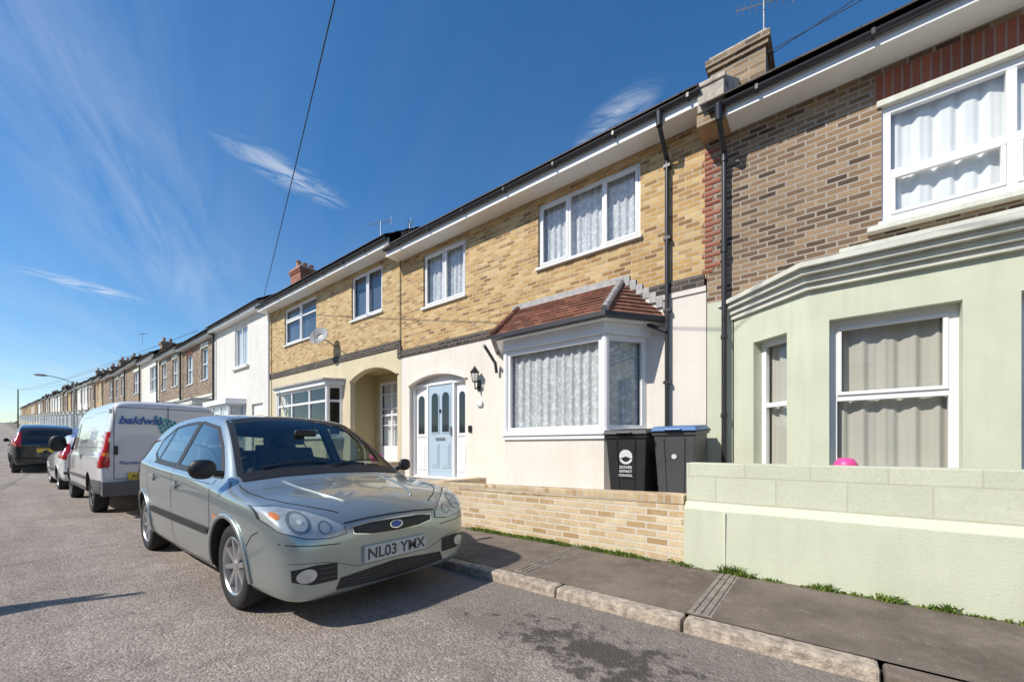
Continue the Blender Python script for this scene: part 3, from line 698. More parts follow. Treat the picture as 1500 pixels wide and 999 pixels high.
# ================================================================== BINS
def wheelie(cx, yf, z0, top, bm_, lm, logo, wt=.285):
    e = empty('wheelie_bin', (cx, yf, z0)); h = top-z0; b = MB(); wb = wt-.065
    b.hexa([(-wb, .06, .05), (wb, .06, .05), (wb, .5, .05), (-wb, .5, .05)], [(-wt+.02, 0, h-.1), (wt-.02, 0, h-.1), (wt-.02, .62, h-.06), (-wt+.02, .62, h-.06)], bm_)
    b.hexa([(-wt, -.015, h-.14), (wt, -.015, h-.14), (wt, .64, h-.10), (-wt, .64, h-.10)], [(-wt, -.02, h-.09), (wt, -.02, h-.09), (wt, .65, h-.05), (-wt, .65, h-.05)], bm_)
    for s in (-1, 1):
        b.hexa([(s*.10-.012, .045, .12), (s*.10+.012, .045, .12), (s*.10+.012, .07, .12), (s*.10-.012, .07, .12)], [(s*.12-.012, -.01, h-.16), (s*.12+.012, -.01, h-.16), (s*.12+.012, .03, h-.16), (s*.12-.012, .03, h-.16)], bm_)
    b.build('bin_body', e, bevel=.012)
    l = MB()
    l.hexa([(-wt-.012, -.045, h-.088), (wt+.012, -.045, h-.088), (wt+.012, .66, h-.045), (-wt-.012, .66, h-.045)], [(-wt+.02, -.01, h-.03), (wt-.02, -.01, h-.03), (wt-.04, .62, h+.01), (-wt+.04, .62, h+.01)], lm)
    l.box(-.1, .1, -.07, -.035, h-.08, h-.06, lm)
    l.cyl((-wt, .69, h-.05), (wt, .69, h-.05), .018, .018, bm_)
    l.build('bin_lid', e, bevel=.012)
    q = MB()
    for s in (-1, 1): q.cyl((s*.2, .52, .1), (s*.27, .52, .1), .1, .1, M['black'], 20)
    q.cyl((-.25, .52, .1), (.25, .52, .1), .012, .012, M['metal']); q.build('bin_wheels', e)
    d = MB(); d.M = Matrix.Translation((0, .028, h*.48)) @ Matrix.Rotation(R(4.2), 4, 'X')
    if logo:
        def ring(r0, r1, z, a0=0, a1=2*math.pi):
            n = 20
            for i in range(n):
                t, t2 = a0+(a1-a0)*i/n, a0+(a1-a0)*(i+1)/n
                d.poly([(r0*math.cos(t), -.008, z+r0*math.sin(t)), (r1*math.cos(t), -.008, z+r1*math.sin(t)), (r1*math.cos(t2), -.008, z+r1*math.sin(t2)), (r0*math.cos(t2), -.008, z+r0*math.sin(t2))], M['decal'])
        ring(.0, .085, .13, R(-20), R(200)); ring(.06, .09, .12, R(200), R(340))
        for k, (t_, sz) in enumerate((('DOVER', .05), ('DISTRICT', .04), ('COUNCIL', .04))):
            text(t_, sz, M['decal'], e, (0, .010-.004*k, h*.48-.01-.05*k), (R(90+4.2), 0, 0), .001, 'bin_lettering', bold=.001)
    else:
        d.cyl((0, -.009, .12), (0, -.006, .12), .03, .03, M['decal'], 16)
    d.build('bin_logo', e)
wheelie(-2.0, 4.88, .42, 1.37, M['bin_k'], M['bin_k'], True)
wheelie(-1.44, 4.98, .42, 1.40, M['bin_g'], M['bin_b'], False, .26)
b = MB(); b.lathe([(.0, 1.035), (.05, 1.03), (.08, .98), (.075, .85), (.07, .85)], M['pink'], 24, 'z', (.12, 4.25, 0)); b.build('pink_bucket', smooth=True)
b = MB(); b.lathe([(.0, .42), (.12, .42), (.16, .75), (.17, .8), (.14, .8), (.12, .75)], M['black'], 20, 'z', (1.75, 4.6, .2)); b.lathe([(0, 1.08), (.2, 1.05), (.22, 1.0), (.0, 1.0)], M['bin_k'], 20, 'z', (1.35, 4.3, 0)); b.build('plant_pot', smooth=True)
b = MB(); b.lathe([(.0, .82), (.1, .82), (.13, .98), (.11, .98)], M['pink'], 16, 'z', (-7.3, 4.8, 0)); b.build('pink_flower_pot', smooth=True)

# ================================================================== WEEDS
wd = MB()
def clump(x, y, r, n, h):
    for _ in range(n):
        a = random.random()*6.28; q = r*random.random()**.7; px, py = x+q*math.cos(a)*2, min(3.75 if x > -1 else 3.815, y+q*math.sin(a)*.8)
        hh = h*random.uniform(.25, 1); t = random.random()*6.28; l = random.uniform(.3, 1.2)*hh; ww = random.uniform(.002, .006)
        dx, dy = math.cos(t)*ww, math.sin(t)*ww
        tx, ty = px+math.cos(t+1.5)*l, py-abs(math.sin(t+1.5))*l
        mx, my = (px+tx)/2, (py+ty)/2
        wd.poly([(px-dx, py-dy, .071), (px+dx, py+dy, .071), (mx+dx, my+dy, .071+hh*.7), (mx-dx, my-dy, .071+hh*.7)], M['weed'])
        wd.poly([(mx-dx, my-dy, .071+hh*.7), (mx+dx, my+dy, .071+hh*.7), (tx, ty, .071+hh)], M['weed'])
x = -3.6
while x < -2.15:
    if random.random() < .85: clump(x, 3.75, .07, random.randint(30, 80), random.uniform(.02, .055))
    x += .035
x = -1.95
while x < -1.3:
    if random.random() < .9: clump(x, 3.75, .07, random.randint(30, 80), random.uniform(.02, .055))
    x += .035
for cx, r, n, h in ((-1.1, .03, 40, .05), (-.97, .04, 40, .06), (-.62, .045, 120, .10), (-.55, .04, 80, .07), (-.35, .03, 30, .04), (-.05, .035, 60, .06), (.0, .03, 50, .07), (.18, .03, 24, .04), (.3, .035, 60, .06), (.36, .03, 50, .07), (.55, .025, 40, .05), (.62, .03, 60, .07), (.9, .03, 30, .04), (1.2, .03, 40, .05)):
    clump(cx, 3.735 if cx > -1 else 3.78, r, n, h)
for _ in range(60): clump(random.uniform(-.9, 1.5), 3.735, .015, 9, .025)
wd.build('weeds')

# ================================================================== VEHICLES
def paint(name, col, metal=.5, rough=.3):
    m, nt, b, co, out = newmat(name)
    nt.links.new(mixc(nt, noise(nt, co, 2.2, 3), [x*.94 for x in col], col), b.inputs['Base Color'])
    b.inputs['Metallic'].default_value = metal; b.inputs['Roughness'].default_value = rough
    b.inputs['Coat Weight'].default_value = 1; b.inputs['Coat Roughness'].default_value = .03
    if metal > 0:
        bump(nt, b, node(nt, 'ShaderNodeTexVoronoi', {'Vector': co, 'Scale': 900.0}).outputs[0], .04, .001)
    return m
M['p_green'] = paint('silver_green_metallic_paint', (.41, .465, .46), .7, .32)
M['p_white'] = paint('white_vehicle_paint', (.75, .75, .74), 0, .35)
M['p_black'] = paint('black_vehicle_paint', (.012, .012, .014), .1, .3)
M['carglass'] = basic('tinted_car_glass', (.012, .016, .017), .03, var=.4, scale=3, coat=.5)
M['trimk'] = basic('black_car_trim', (.02, .02, .021), .5, var=.1)
M['cabin'] = basic('cabin_trim', (.06, .06, .065), .85, var=.2)
M['seat'] = basic('seat_fabric', (.11, .115, .13), .95, var=.2, scale=20)
M['greyp'] = basic('grey_bumper_plastic', (.10, .10, .105), .6, var=.1)
M['tyre'] = basic('tyre_rubber', (.022, .022, .022), .8, var=.2, bmp=.2)
M['alloy'] = basic('alloy_wheel', (.6, .6, .6), .3, metal=.85, var=.05)
M['chrome'] = basic('chrome', (.75, .75, .75), .12, metal=1, var=.02)
M['lamp'] = basic('headlamp_reflector', (.62, .64, .62), .22, metal=.35, var=.2, scale=18, coat=1)
M['lampd'] = basic('headlamp_bowl', (.30, .31, .30), .15, metal=.4, var=.2, scale=18, coat=1)
M['red'] = basic('red_lamp', (.45, .01, .01), .15, var=.2, scale=12, coat=1)
M['orange'] = basic('amber_lamp', (.75, .22, .02), .2, coat=1)
M['pl_w'] = basic('plate_white', (.60, .60, .57), .5, var=.03); M['pl_y'] = basic('plate_yellow', (.75, .52, .03), .5, var=.02)
M['ink'] = basic('plate_ink', (.08, .08, .085), .6); M['blue'] = basic('blue_vinyl', (.05, .13, .4), .4); M['teal'] = basic('teal_vinyl', (.02, .32, .38), .4)

def ring_pts(x, w, zb, zbelt, ztop, tum):
    H_ = zbelt-zb
    z7 = zbelt+(ztop-zbelt)*.86; y7 = w*.945-(z7-zbelt)*tum-.025
    y8 = y7-.17*(w/.8)
    h = [(0, zb), (w*.72, zb), (w*.95, zb+.02), (w*.985, zb+H_*.25), (w, zb+H_*.6), (w*.994, zbelt-.05), (w*.98, zbelt-.012), (w*.94, zbelt+.006), (y7, z7), (y7-.045, z7+.62*(ztop-z7)), (y8, ztop-.018), (0, ztop)]
    if ztop-zbelt < .12: h[8] = (w*.90, zbelt+(ztop-zbelt)*.25); h[9] = (w*.84, zbelt+(ztop-zbelt)*.4); h[10] = (w*.6, zbelt+(ztop-zbelt)*.8)
    return [(x, a, b) for a, b in h]+[(x, -a, b) for a, b in h[-2:0:-1]]
def loft(st, tum, mat):
    b = MB(); rings = [ring_pts(*q, tum) for q in st]; n = len(rings[0]); k = n//2+1
    for r in rings: b.v += [Vector(p) for p in r]
    for i in range(len(rings)-1):
        for j in range(n):
            q = (j+1) % n; b.f.append((i*n+j, i*n+q, (i+1)*n+q, (i+1)*n+j)); b.m.append(0)
    for i in (0, len(rings)-1):
        o = i*n
        b.f.append((o, o+1, o+n-1)); b.m.append(0)
        for j in range(1, k-2): b.f.append((o+j, o+j+1, o+n-j-1, o+n-j)); b.m.append(0)
        b.f.append((o+k-2, o+k-1, o+k)); b.m.append(0)
    b.mats = [mat]; return b
class Vehicle:
    def __init__(s, name, loc, rz, scale=(1, 1, 1)):
        s.e = empty(name, loc, rz); s.e.scale = scale
    def hull(s, st, tum, paintm, arches, ar, az, cavity=None, prisms=()):
        o = loft(st, tum, paintm).build('body_shell', s.e)
        md = o.modifiers.new('s', 'SUBSURF'); md.levels = 2; md.render_levels = 2
        bpy.context.view_layer.update(); dg_ = bpy.context.evaluated_depsgraph_get()
        me = bpy.data.meshes.new_from_object(o.evaluated_get(dg_)); o.modifiers.clear(); o.data = me
        s.bvh = BVHTree.FromPolygons([v.co.copy() for v in me.vertices], [tuple(p.vertices) for p in me.polygons])
        cut = []
        if cavity:
            c_ = loft(cavity, tum, M['cabin']).build('cut', s.e); cut.append(c_)
        for bot, top in prisms:
            c = MB(); c.hexa(bot, top, M['trimk']); cut.append(c.build('cut', s.e))
        for ax in arches:
            for sd in (-1, 1):
                c = MB(); c.cyl((ax, sd*.52, az), (ax, sd*1.1, az), ar, ar, M['trimk'], 48); cut.append(c.build('cut', s.e))
        for c in cut:
            m_ = o.modifiers.new('b', 'BOOLEAN'); m_.operation = 'DIFFERENCE'; m_.object = c; m_.solver = 'EXACT'
            try: m_.material_mode = 'TRANSFER'
            except Exception: pass
        bpy.context.view_layer.update(); dg_ = bpy.context.evaluated_depsgraph_get()
        me = bpy.data.meshes.new_from_object(o.evaluated_get(dg_)); o.modifiers.clear(); o.data = me
        for c in cut: bpy.data.objects.remove(c)
        me.polygons.foreach_set('use_smooth', [True]*len(me.polygons)); me.set_sharp_from_angle(angle=R(35)); me.update()
        return o
    def hit(s, pr, a, b, off):
        o, d = {'front': ((9, a, b), (-1, 0, 0)), 'rear': ((-9, a, b), (1, 0, 0)), 'right': ((a, -5, b), (0, 1, 0)), 'left': ((a, 5, b), (0, -1, 0)), 'top': ((a, b, 6), (0, 0, -1))}[pr]
        h = s.bvh.ray_cast(Vector(o), Vector(d))
        if h[0] is None: return None
        nn = h[1]
        if nn.dot(Vector(d)) > 0: nn = -nn
        return h[0]+nn*off
    def patch(s, mb, f, nu, nv, pr, off, mat):
        gr = [[s.hit(pr, *f(i/nu, j/nv), off) for j in range(nv+1)] for i in range(nu+1)]
        for i in range(nu):
            for j in range(nv):
                q = [gr[i][j], gr[i+1][j], gr[i+1][j+1], gr[i][j+1]]
                if all(p is not None for p in q): mb.poly(q, mat)
    def strip(s, mb, bot, top, pr, off, mat, nu=18, nv=8):
        def at(P, u):
            k = u*(len(P)-1); i = min(int(k), len(P)-2); t = k-i
            return (P[i][0]*(1-t)+P[i+1][0]*t, P[i][1]*(1-t)+P[i+1][1]*t)
        def f(u, v):
            a, b = at(bot, u), at(top, u); return (a[0]*(1-v)+b[0]*v, a[1]*(1-v)+b[1]*v)
        s.patch(mb, f, nu, nv, pr, off, mat)
    def disc(s, mb, c, r, pr, off, mat, sx=1):
        s.patch(mb, lambda u, v: (c[0]+r*v*sx*math.cos(u*6.28318), c[1]+r*v*math.sin(u*6.28318)), 20, 3, pr, off, mat)
    def seam(s, mb, pts, pr, w=.006, mat=None, off=.0018):
        mat = mat or M['trimk']; P = []
        for a, b in zip(pts, pts[1:]):
            n = max(2, int(math.dist(a, b)/.03))
            P += [(a[0]+(b[0]-a[0])*i/n, a[1]+(b[1]-a[1])*i/n) for i in range(n)]
        P.append(pts[-1]); A, B = [], []
        for i, p in enumerate(P):
            q0, q1 = P[max(0, i-1)], P[min(len(P)-1, i+1)]; dx, dy = q1[0]-q0[0], q1[1]-q0[1]; l = math.hypot(dx, dy) or 1
            nx, ny = -dy/l*w/2, dx/l*w/2
            A.append(s.hit(pr, p[0]+nx, p[1]+ny, off)); B.append(s.hit(pr, p[0]-nx, p[1]-ny, off))
        for i in range(len(P)-1):
            q = [A[i], A[i+1], B[i+1], B[i]]
            if all(k is not None for k in q): mb.poly(q, mat)
    def wheel(s, x, y, z, r, side, spokes=8, wd=.19, steel=False):
        e = MB(); k = r/.295; sg = 1 if side < 0 else -1
        e.M = Matrix.Translation((x, y, z)) @ Matrix.Scale(sg, 4, (0, 1, 0))
        e.lathe([(.2*k, -.085), (.215*k, -.094), (.255*k, -.097), (.28*k, -.09), (.292*k, -.075), (.295*k, -.03), (.295*k, .03), (.292*k, .075), (.275*k, .095), (.2*k, .085)], M['tyre'], 48)
        e.build('tyre', s.e, smooth=True, sharp=60)
        q = MB(); q.M = e.M
        am = M['alloy'] if not steel else M['greyp']
        q.lathe([(.203*k, -.086), (.196*k, -.09), (.186*k, -.08), (.182*k, -.03), (.18*k, .08)], am, 48)
        q.lathe([(.0, -.005), (.182*k, -.005)], M['trimk'], 32)
        q.lathe([(.0, -.022), (.115*k, -.022), (.12*k, -.012)], M['metal'], 32)
        q.lathe([(.0, -.078), (.03*k, -.078), (.048*k, -.066), (.055*k, -.02)], am, 24)
        for i in range(spokes):
            t = 2*math.pi*i/spokes+.2; c, n_ = math.cos(t), math.sin(t)
            def pt(rr, ww, yy): return (rr*c-ww*n_, yy, rr*n_+ww*c)
            w0, w1 = (.024*k, .017*k) if not steel else (.04*k, .035*k)
            q.hexa([pt(.04*k, -w0, -.03), pt(.19*k, -w1, -.045), pt(.19*k, w1, -.045), pt(.04*k, w0, -.03)],
                   [pt(.04*k, -w0*.8, -.07), pt(.188*k, -w1*.8, -.08), pt(.188*k, w1*.8, -.08), pt(.04*k, w0*.8, -.07)], am)
        q.build('wheel_rim', s.e, smooth=True, sharp=30)
    def mirror(s, x, y, z, mat, r=.09, h=.075):
        b = MB(); b.M = Matrix.Translation((x, y, z)) @ Matrix.Diagonal((.55, 1, h/r, 1))
        n = 10; pr = [(r*math.sin(math.pi*i/n)**.7, -r*math.cos(math.pi*i/n)) for i in range(n+1)]
        b.lathe(pr, mat, 20, 'z'); b.M = I4; b.cyl((x, y*.86, z-.04), (x, y, z-.02), .025, .02, M['trimk']); b.build('door_mirror', s.e, smooth=True)

# shorter tail, steeper tailgate
HATCH = [(.80, .54, .22, .45, .555), (.788, .66, .18, .52, .605), (.745, .735, .16, .615, .67), (.64, .775, .155, .70, .738), (.46, .797, .155, .76, .79), (.15, .81, .16, .79, .838), (-.02, .813, .16, .808, .868),
         (-.10, .815, .16, .82, .89), (-.46, .815, .16, .86, 1.15), (-.78, .815, .16, .89, 1.365), (-.96, .815, .16, .905, 1.43), (-1.4, .815, .16, .925, 1.46), (-1.9, .815, .16, .945, 1.455), (-2.35, .81, .17, .965, 1.42),
         (-2.66, .80, .19, .985, 1.36), (-2.80, .795, .19, .99, 1.29), (-2.93, .775, .22, .985, 1.13), (-3.03, .745, .24, .965, 1.03), (-3.11, .70, .27, .90, .94), (-3.14, .60, .31, .78, .84)]
CAV = [(-.22, .70, .45, .75, .84), (-.46, .745, .42, .83, 1.07), (-.78, .75, .40, .87, 1.29), (-.98, .75, .40, .885, 1.37), (-1.4, .75, .40, .91, 1.405), (-1.9, .75, .40, .93, 1.40), (-2.35, .745, .42, .95, 1.36), (-2.60, .73, .45, .96, 1.30), (-2.80, .70, .50, .93, 1.12), (-2.90, .66, .55, .85, 1.0)]
fb = [(-.31, .905), (-.7, .925), (-1.0, .94), (-1.34, .955)]; ft = [(-.34, .935), (-.58, 1.12), (-.86, 1.285), (-1.34, 1.352)]
rb = [(-1.43, .96), (-1.8, .975), (-2.16, .995), (-2.36, 1.06)]; rt = [(-1.43, 1.353), (-1.8, 1.345), (-2.12, 1.315), (-2.38, 1.20)]
wsb = [(-.665, .90), (-.4, .932), (0, .945), (.4, .932), (.665, .90)]; wst = [(-.535, 1.335), (-.3, 1.375), (0, 1.39), (.3, 1.375), (.535, 1.335)]
rgb = [(-.56, 1.06), (0, 1.05), (.56, 1.06)]; rgt = [(-.48, 1.26), (0, 1.285), (.48, 1.26)]
def hatchback(name, loc, rz, pm, plate, scale=(1, 1, 1), spokes=8, cabin=False):
    V = Vehicle(name, loc, rz, scale); WB = -2.60; az = .29; prisms = []
    if cabin:
        for bb, tt in ((fb, ft), (rb, rt)):
            ring = bb+tt[::-1]; prisms.append(([(a, -1.0, b) for a, b in ring], [(a, 1.0, b) for a, b in ring]))
        ring = wsb+wst[::-1]; prisms.append(([(-1.05, a, b) for a, b in ring], [(.1, a, b) for a, b in ring]))
        ring = rgb+rgt[::-1]; prisms.append(([(-3.4, a, b) for a, b in ring], [(-2.56, a, b) for a, b in ring]))
    V.hull(HATCH, .37, pm, (0, WB), .335, az+.01, CAV if cabin else None, prisms)
    for ax in (0, WB):
        for sd in (-1, 1): V.wheel(ax, sd*.677, az+.005, .295, sd, spokes)
    G = MB(); T = MB(); K_ = M['trimk']; cg = M['cglass'] if cabin else M['carglass']; GL = MB(); PB = MB()
    for pr in ('right', 'left'):
        for bb, tt in ((fb, ft), (rb, rt)):
            V.strip(GL, bb, tt, pr, .002, cg, 24, 8)
            V.seam(T, bb+tt[::-1]+[bb[0]], pr, .028, K_, .004)
        V.strip(T, [(-1.34, .95), (-1.43, .955)], [(-1.34, 1.357), (-1.43, 1.36)], pr, .0055, K_, 3, 10)
        V.seam(T, [(-2.10, .99), (-2.08, 1.32)], pr, .03, K_, .0055)
        V.seam(T, [(-.28, .895), (-.7, .91), (-1.41, .938), (-2.2, .975)], pr, .018, K_, .006)
        V.seam(T, [(-.36, .88), (-.33, .6), (-.36, .33), (-.45, .24), (-1.36, .24), (-1.39, .5), (-1.39, .94)], pr, .008)
        V.seam(T, [(-1.39, .24), (-2.08, .24), (-2.22, .45), (-2.27, .62), (-2.36, .8), (-2.40, 1.0)], pr, .008)
        V.seam(T, [(-.40, .845), (-1.0, .868), (-1.4, .885), (-2.3, .918)], pr, .004)
        V.seam(T, [(.335, .49), (.42, .57), (.50, .60)], pr)
        V.seam(T, [(-2.92, .50), (-2.98, .62), (-3.06, .72)], pr)
        V.strip(T, [(-.37, .475), (-1.3, .475), (-2.20, .48)], [(-.37, .525), (-1.3, .53), (-2.20, .535)], pr, .010, K_, 40, 3)
        V.seam(T, [(-.30, .19), (-1.3, .185), (-2.3, .19)], pr, .03, K_, .003)
        V.strip(T, [(-.24, .61), (-.17, .605)], [(-.24, .64), (-.17, .635)], pr, .005, M['orange'], 5, 3)
        for ax in (0, WB):
            V.seam(PB, [(ax+.352*math.cos(t), .30+.352*math.sin(t)) for t in [R(-8)+R(196)*i/24 for i in range(25)]], pr, .030, pm, .006)
        for hx, hz in ((-1.24, .795), (-2.05, .825)):
            p = V.hit(pr, hx, hz, .012)
            T.box(p.x-.085, p.x+.085, p.y-.012, p.y+.012, hz-.014, hz+.014, pm)
            V.disc(T, (hx, hz-.002), .035, pr, .002, K_, 1.6)
    V.strip(GL, wsb, wst, 'front', .002, cg, 40, 20)
    V.seam(T, wsb+wst[::-1]+[wsb[0]], 'front', .04, K_, .004)
    V.strip(T, [(-.67, .868), (-.4, .892), (0, .903), (.4, .892), (.67, .868)], [(-.67, .91), (-.4, .938), (0, .95), (.4, .938), (.67, .91)], 'front', .005, K_, 40, 3)
    for sd in (-1, 1):
        V.seam(T, [(-.08, sd*.70), (.15, sd*.71), (.36, sd*.685), (.50, sd*.62), (.62, sd*.50), (.70, sd*.38)], 'top', .008)
        V.seam(PB, [(-.05, sd*.42), (.2, sd*.40), (.45, sd*.35), (.62, sd*.27)], 'top', .012, pm, .002)
    V.seam(T, [(-.38, .624), (-.2, .636), (0, .640), (.2, .636), (.38, .624)], 'front', .009)
    V.seam(T, [(-.75, .545), (-.60, .52), (-.42, .505)], 'front', .006); V.seam(T, [(.75, .545), (.60, .52), (.42, .505)], 'front', .006)
    for sd in (-1, 1):
        hb = [(sd*.37, .56), (sd*.48, .545), (sd*.62, .562), (sd*.75, .615), (sd*.786, .68)]; ht = [(sd*.38, .605), (sd*.47, .668), (sd*.58, .718), (sd*.70, .752), (sd*.786, .752)]
        V.strip(T, hb, ht, 'front', .002, K_, 30, 10)
        cxm, czm = sd*.60, .65
        hb2 = [(cxm+(a-cxm)*.97, czm+(b-czm)*.95) for a, b in hb]; ht2 = [(cxm+(a-cxm)*.97, czm+(b-czm)*.95) for a, b in ht]
        V.strip(G, hb2, ht2, 'front', .004, M['lamp'], 30, 10)
        V.disc(G, (sd*.64, .655), .064, 'front', .006, M['lampd']); V.disc(G, (sd*.64, .655), .048, 'front', .009, M['lamp']); V.disc(G, (sd*.64, .655), .014, 'front', .012, M['decal'])
        V.disc(G, (sd*.505, .612), .042, 'front', .006, M['lampd']); V.disc(G, (sd*.505, .612), .03, 'front', .009, M['lamp'])
        V.disc(G, (sd*.74, .70), .020, 'front', .006, M['orange'])
        V.strip(GL, hb2, ht2, 'front', .020, M['lens'], 30, 10)
        V.strip(T, [(sd*.44, .28), (sd*.60, .285), (sd*.70, .32)], [(sd*.44, .39), (sd*.58, .40), (sd*.705, .39)], 'front', .003, K_, 12, 6)
        V.disc(G, (sd*.625, .345), .042, 'front', .008, M['lamp'], 1.3)
        for kk in range(3): V.strip(T, [(sd*.45, .305+.03*kk), (sd*.55, .31+.03*kk)], [(sd*.45, .31+.03*kk), (sd*.55, .315+.03*kk)], 'front', .006, M['greyp'], 6, 1)
    V.strip(T, [(-.33, .55), (-.2, .527), (0, .52), (.2, .527), (.33, .55)], [(-.335, .597), (-.2, .609), (0, .612), (.2, .609), (.335, .597)], 'front', .003, M['chrome'], 30, 6)
    V.strip(T, [(-.320, .555), (-.2, .532), (0, .525), (.2, .532), (.320, .555)], [(-.325, .591), (-.2, .604), (0, .607), (.2, .604), (.325, .591)], 'front', .006, K_, 30, 6)
    for kk in range(3): V.strip(T, [(-.3, .549+.015*kk), (.3, .549+.015*kk)], [(-.3, .552+.015*kk), (.3, .552+.015*kk)], 'front', .009, M['greyp'], 20, 1)
    V.disc(T, (0, .568), .026, 'front', .013, M['chrome'], 2.1); V.disc(T, (0, .568), .021, 'front', .015, M['blue'], 2.1)
    V.strip(T, [(-.45, .215), (0, .195), (.45, .215)], [(-.42, .285), (0, .315), (.42, .285)], 'front', .003, K_, 30, 6)
    for kk in range(4): V.strip(T, [(-.40, .225+.02*kk), (.40, .225+.02*kk)], [(-.40, .228+.02*kk), (.40, .228+.02*kk)], 'front', .007, M['greyp'], 24, 1)
    V.seam(T, [(-.72, .43), (-.5, .405), (-.3, .335), (.3, .335), (.5, .405), (.72, .43)], 'front', .004, M['greyp'])
    T.hexa([(.80, -.26, .345), (.80, .26, .345), (.80, .26, .455), (.80, -.26, .455)], [(.822, -.26, .345), (.822, .26, .345), (.822, .26, .455), (.822, -.26, .455)], M['pl_w'])
    text(plate, .105, M['ink'], V.e, (.8235, 0, .398), (R(90), 0, R(90)), .0006, 'registration_lettering', bold=.002)
    for y0, y1 in ((.05, .55), (-.5, .02)):
        pts = []
        for t in range(9):
            yy = y0+(y1-y0)*t/8; p = V.hit('front', yy, .955+.035*math.sin(t/8*2.2), .016)
            if p: pts.append(p)
        for a, b in zip(pts, pts[1:]): T.cyl(a, b, .006, .006, K_, 6)
    V.strip(GL, rgb, rgt, 'rear', .002, cg, 24, 10); V.seam(T, rgb+rgt[::-1]+[rgb[0]], 'rear', .035, K_, .004)
    for sd in (-1, 1):
        V.strip(G, [(sd*.58, .78), (sd*.73, .80)], [(sd*.58, 1.18), (sd*.66, 1.20)], 'rear', .006, M['red'], 10, 14)
        V.strip(G, [(-2.88, .84), (-3.08, .82)], [(-2.76, 1.2), (-2.86, 1.2)], 'right' if sd < 0 else 'left', .006, M['red'], 10, 14)
    T.hexa([(-3.14, -.26, .62), (-3.14, .26, .62), (-3.14, .26, .73), (-3.14, -.26, .73)], [(-3.162, -.26, .62), (-3.162, .26, .62), (-3.162, .26, .73), (-3.162, -.26, .73)], M['pl_y'])
    V.strip(T, [(-.7, .42), (0, .42), (.7, .42)], [(-.7, .48), (0, .48), (.7, .48)], 'rear', .012, K_, 24, 3)
    V.seam(T, [(-.62, .97), (-.60, .60), (0, .58), (.60, .60), (.62, .97)], 'rear')
    V.mirror(-.20, -.885, .965, M['trimk'], .085, .07); V.mirror(-.24, .86, .94, M['trimk'], .07, .06)
    T.cyl((-1.0, 0, 1.44), (-1.18, 0, 1.72), .004, .003, K_, 6)
    G.build('lamps', V.e, smooth=True, sharp=50); T.build('exterior_trim', V.e, smooth=True, sharp=40)
    GL.build('glazing', V.e, smooth=True)
    pbo = PB.build('arch_lips', V.e, smooth=True); sm = pbo.modifiers.new('s', 'SOLIDIFY'); sm.thickness = .012; sm.offset = 0
    if cabin:
        S = MB()
        for sy in (-.36, .36):
            S.hexa([(-1.05, sy-.24, .5), (-1.5, sy-.24, .5), (-1.5, sy+.24, .5), (-1.05, sy+.24, .5)], [(-1.02, sy-.24, .66), (-1.5, sy-.24, .62), (-1.5, sy+.24, .62), (-1.02, sy+.24, .66)], M['seat'])
            S.hexa([(-1.42, sy-.24, .6), (-1.56, sy-.24, .6), (-1.56, sy+.24, .6), (-1.42, sy+.24, .6)], [(-1.60, sy-.19, 1.12), (-1.70, sy-.19, 1.12), (-1.70, sy+.19, 1.12), (-1.60, sy+.19, 1.12)], M['seat'])
            S.box(-1.72, -1.63, sy-.12, sy+.12, 1.15, 1.29, M['seat'])
            S.box(-2.50, -2.42, sy-.11, sy+.11, 1.02, 1.15, M['seat'])
        S.hexa([(-2.25, -.62, .55), (-2.4, -.62, .55), (-2.4, .62, .55), (-2.25, .62, .55)], [(-2.40, -.6, 1.02), (-2.5, -.6, 1.02), (-2.5, .6, 1.02), (-2.40, .6, 1.02)], M['seat'])
        S.box(-2.3, -1.9, -.62, .62, .5, .66, M['seat']); S.box(-.60, -.56, -.1, .1, 1.22, 1.28, M['trimk'])
        S.build('seats', V.e, bevel=.03)
        S = MB(); S.hexa([(-.27, -.66, .6), (-.62, -.68, .6), (-.62, .68, .6), (-.27, .66, .6)], [(-.27, -.64, .80), (-.58, -.66, .87), (-.58, .66, .87), (-.27, .64, .80)], M['cabin'])
        S.hexa([(-.45, -.52, .85), (-.6, -.52, .85), (-.6, -.2, .85), (-.45, -.2, .85)], [(-.5, -.48, .92), (-.6, -.48, .93), (-.6, -.24, .93), (-.5, -.24, .92)], M['cabin'])
        S.build('dashboard', V.e, bevel=.02)
        S = MB(); S.M = Matrix.Translation((-.78, -.36, .89)) @ Matrix.Rotation(R(-62), 4, 'Y')
        S.lathe([(.18+.015*math.cos(t), .015*math.sin(t)) for t in [2*math.pi*i/8 for i in range(9)]], M['trimk'], 28, 'z')
        S.cyl((-.17, 0, 0), (.17, 0, 0), .018, .018, M['trimk']); S.cyl((0, 0, -.02), (0, 0, .03), .06, .05, M['trimk'], 16); S.cyl((0, 0, -.3), (0, 0, 0), .03, .03, M['trimk'])
        S.build('steering_wheel', V.e, smooth=True, sharp=50)
    return V
hatchback('parked_car', (-3.25, 1.775, 0), 0, M['p_green'], 'NL03 YMX', cabin=True)
v = hatchback('parked_car', (-18.3, 1.75, g(-17.5)-.01), math.pi, M['p_white'], 'GX12 ABC', spokes=5); v.e.rotation_euler = (0, R(-.6), math.pi)
v = hatchback('parked_car', (-26.6, 1.2, g(-25)-.0), math.pi, M['p_black'], 'KR15 ABC', scale=(1.15, 1.12, 1.28), spokes=6)
v.e.rotation_euler = (0, R(-1.4), math.pi)

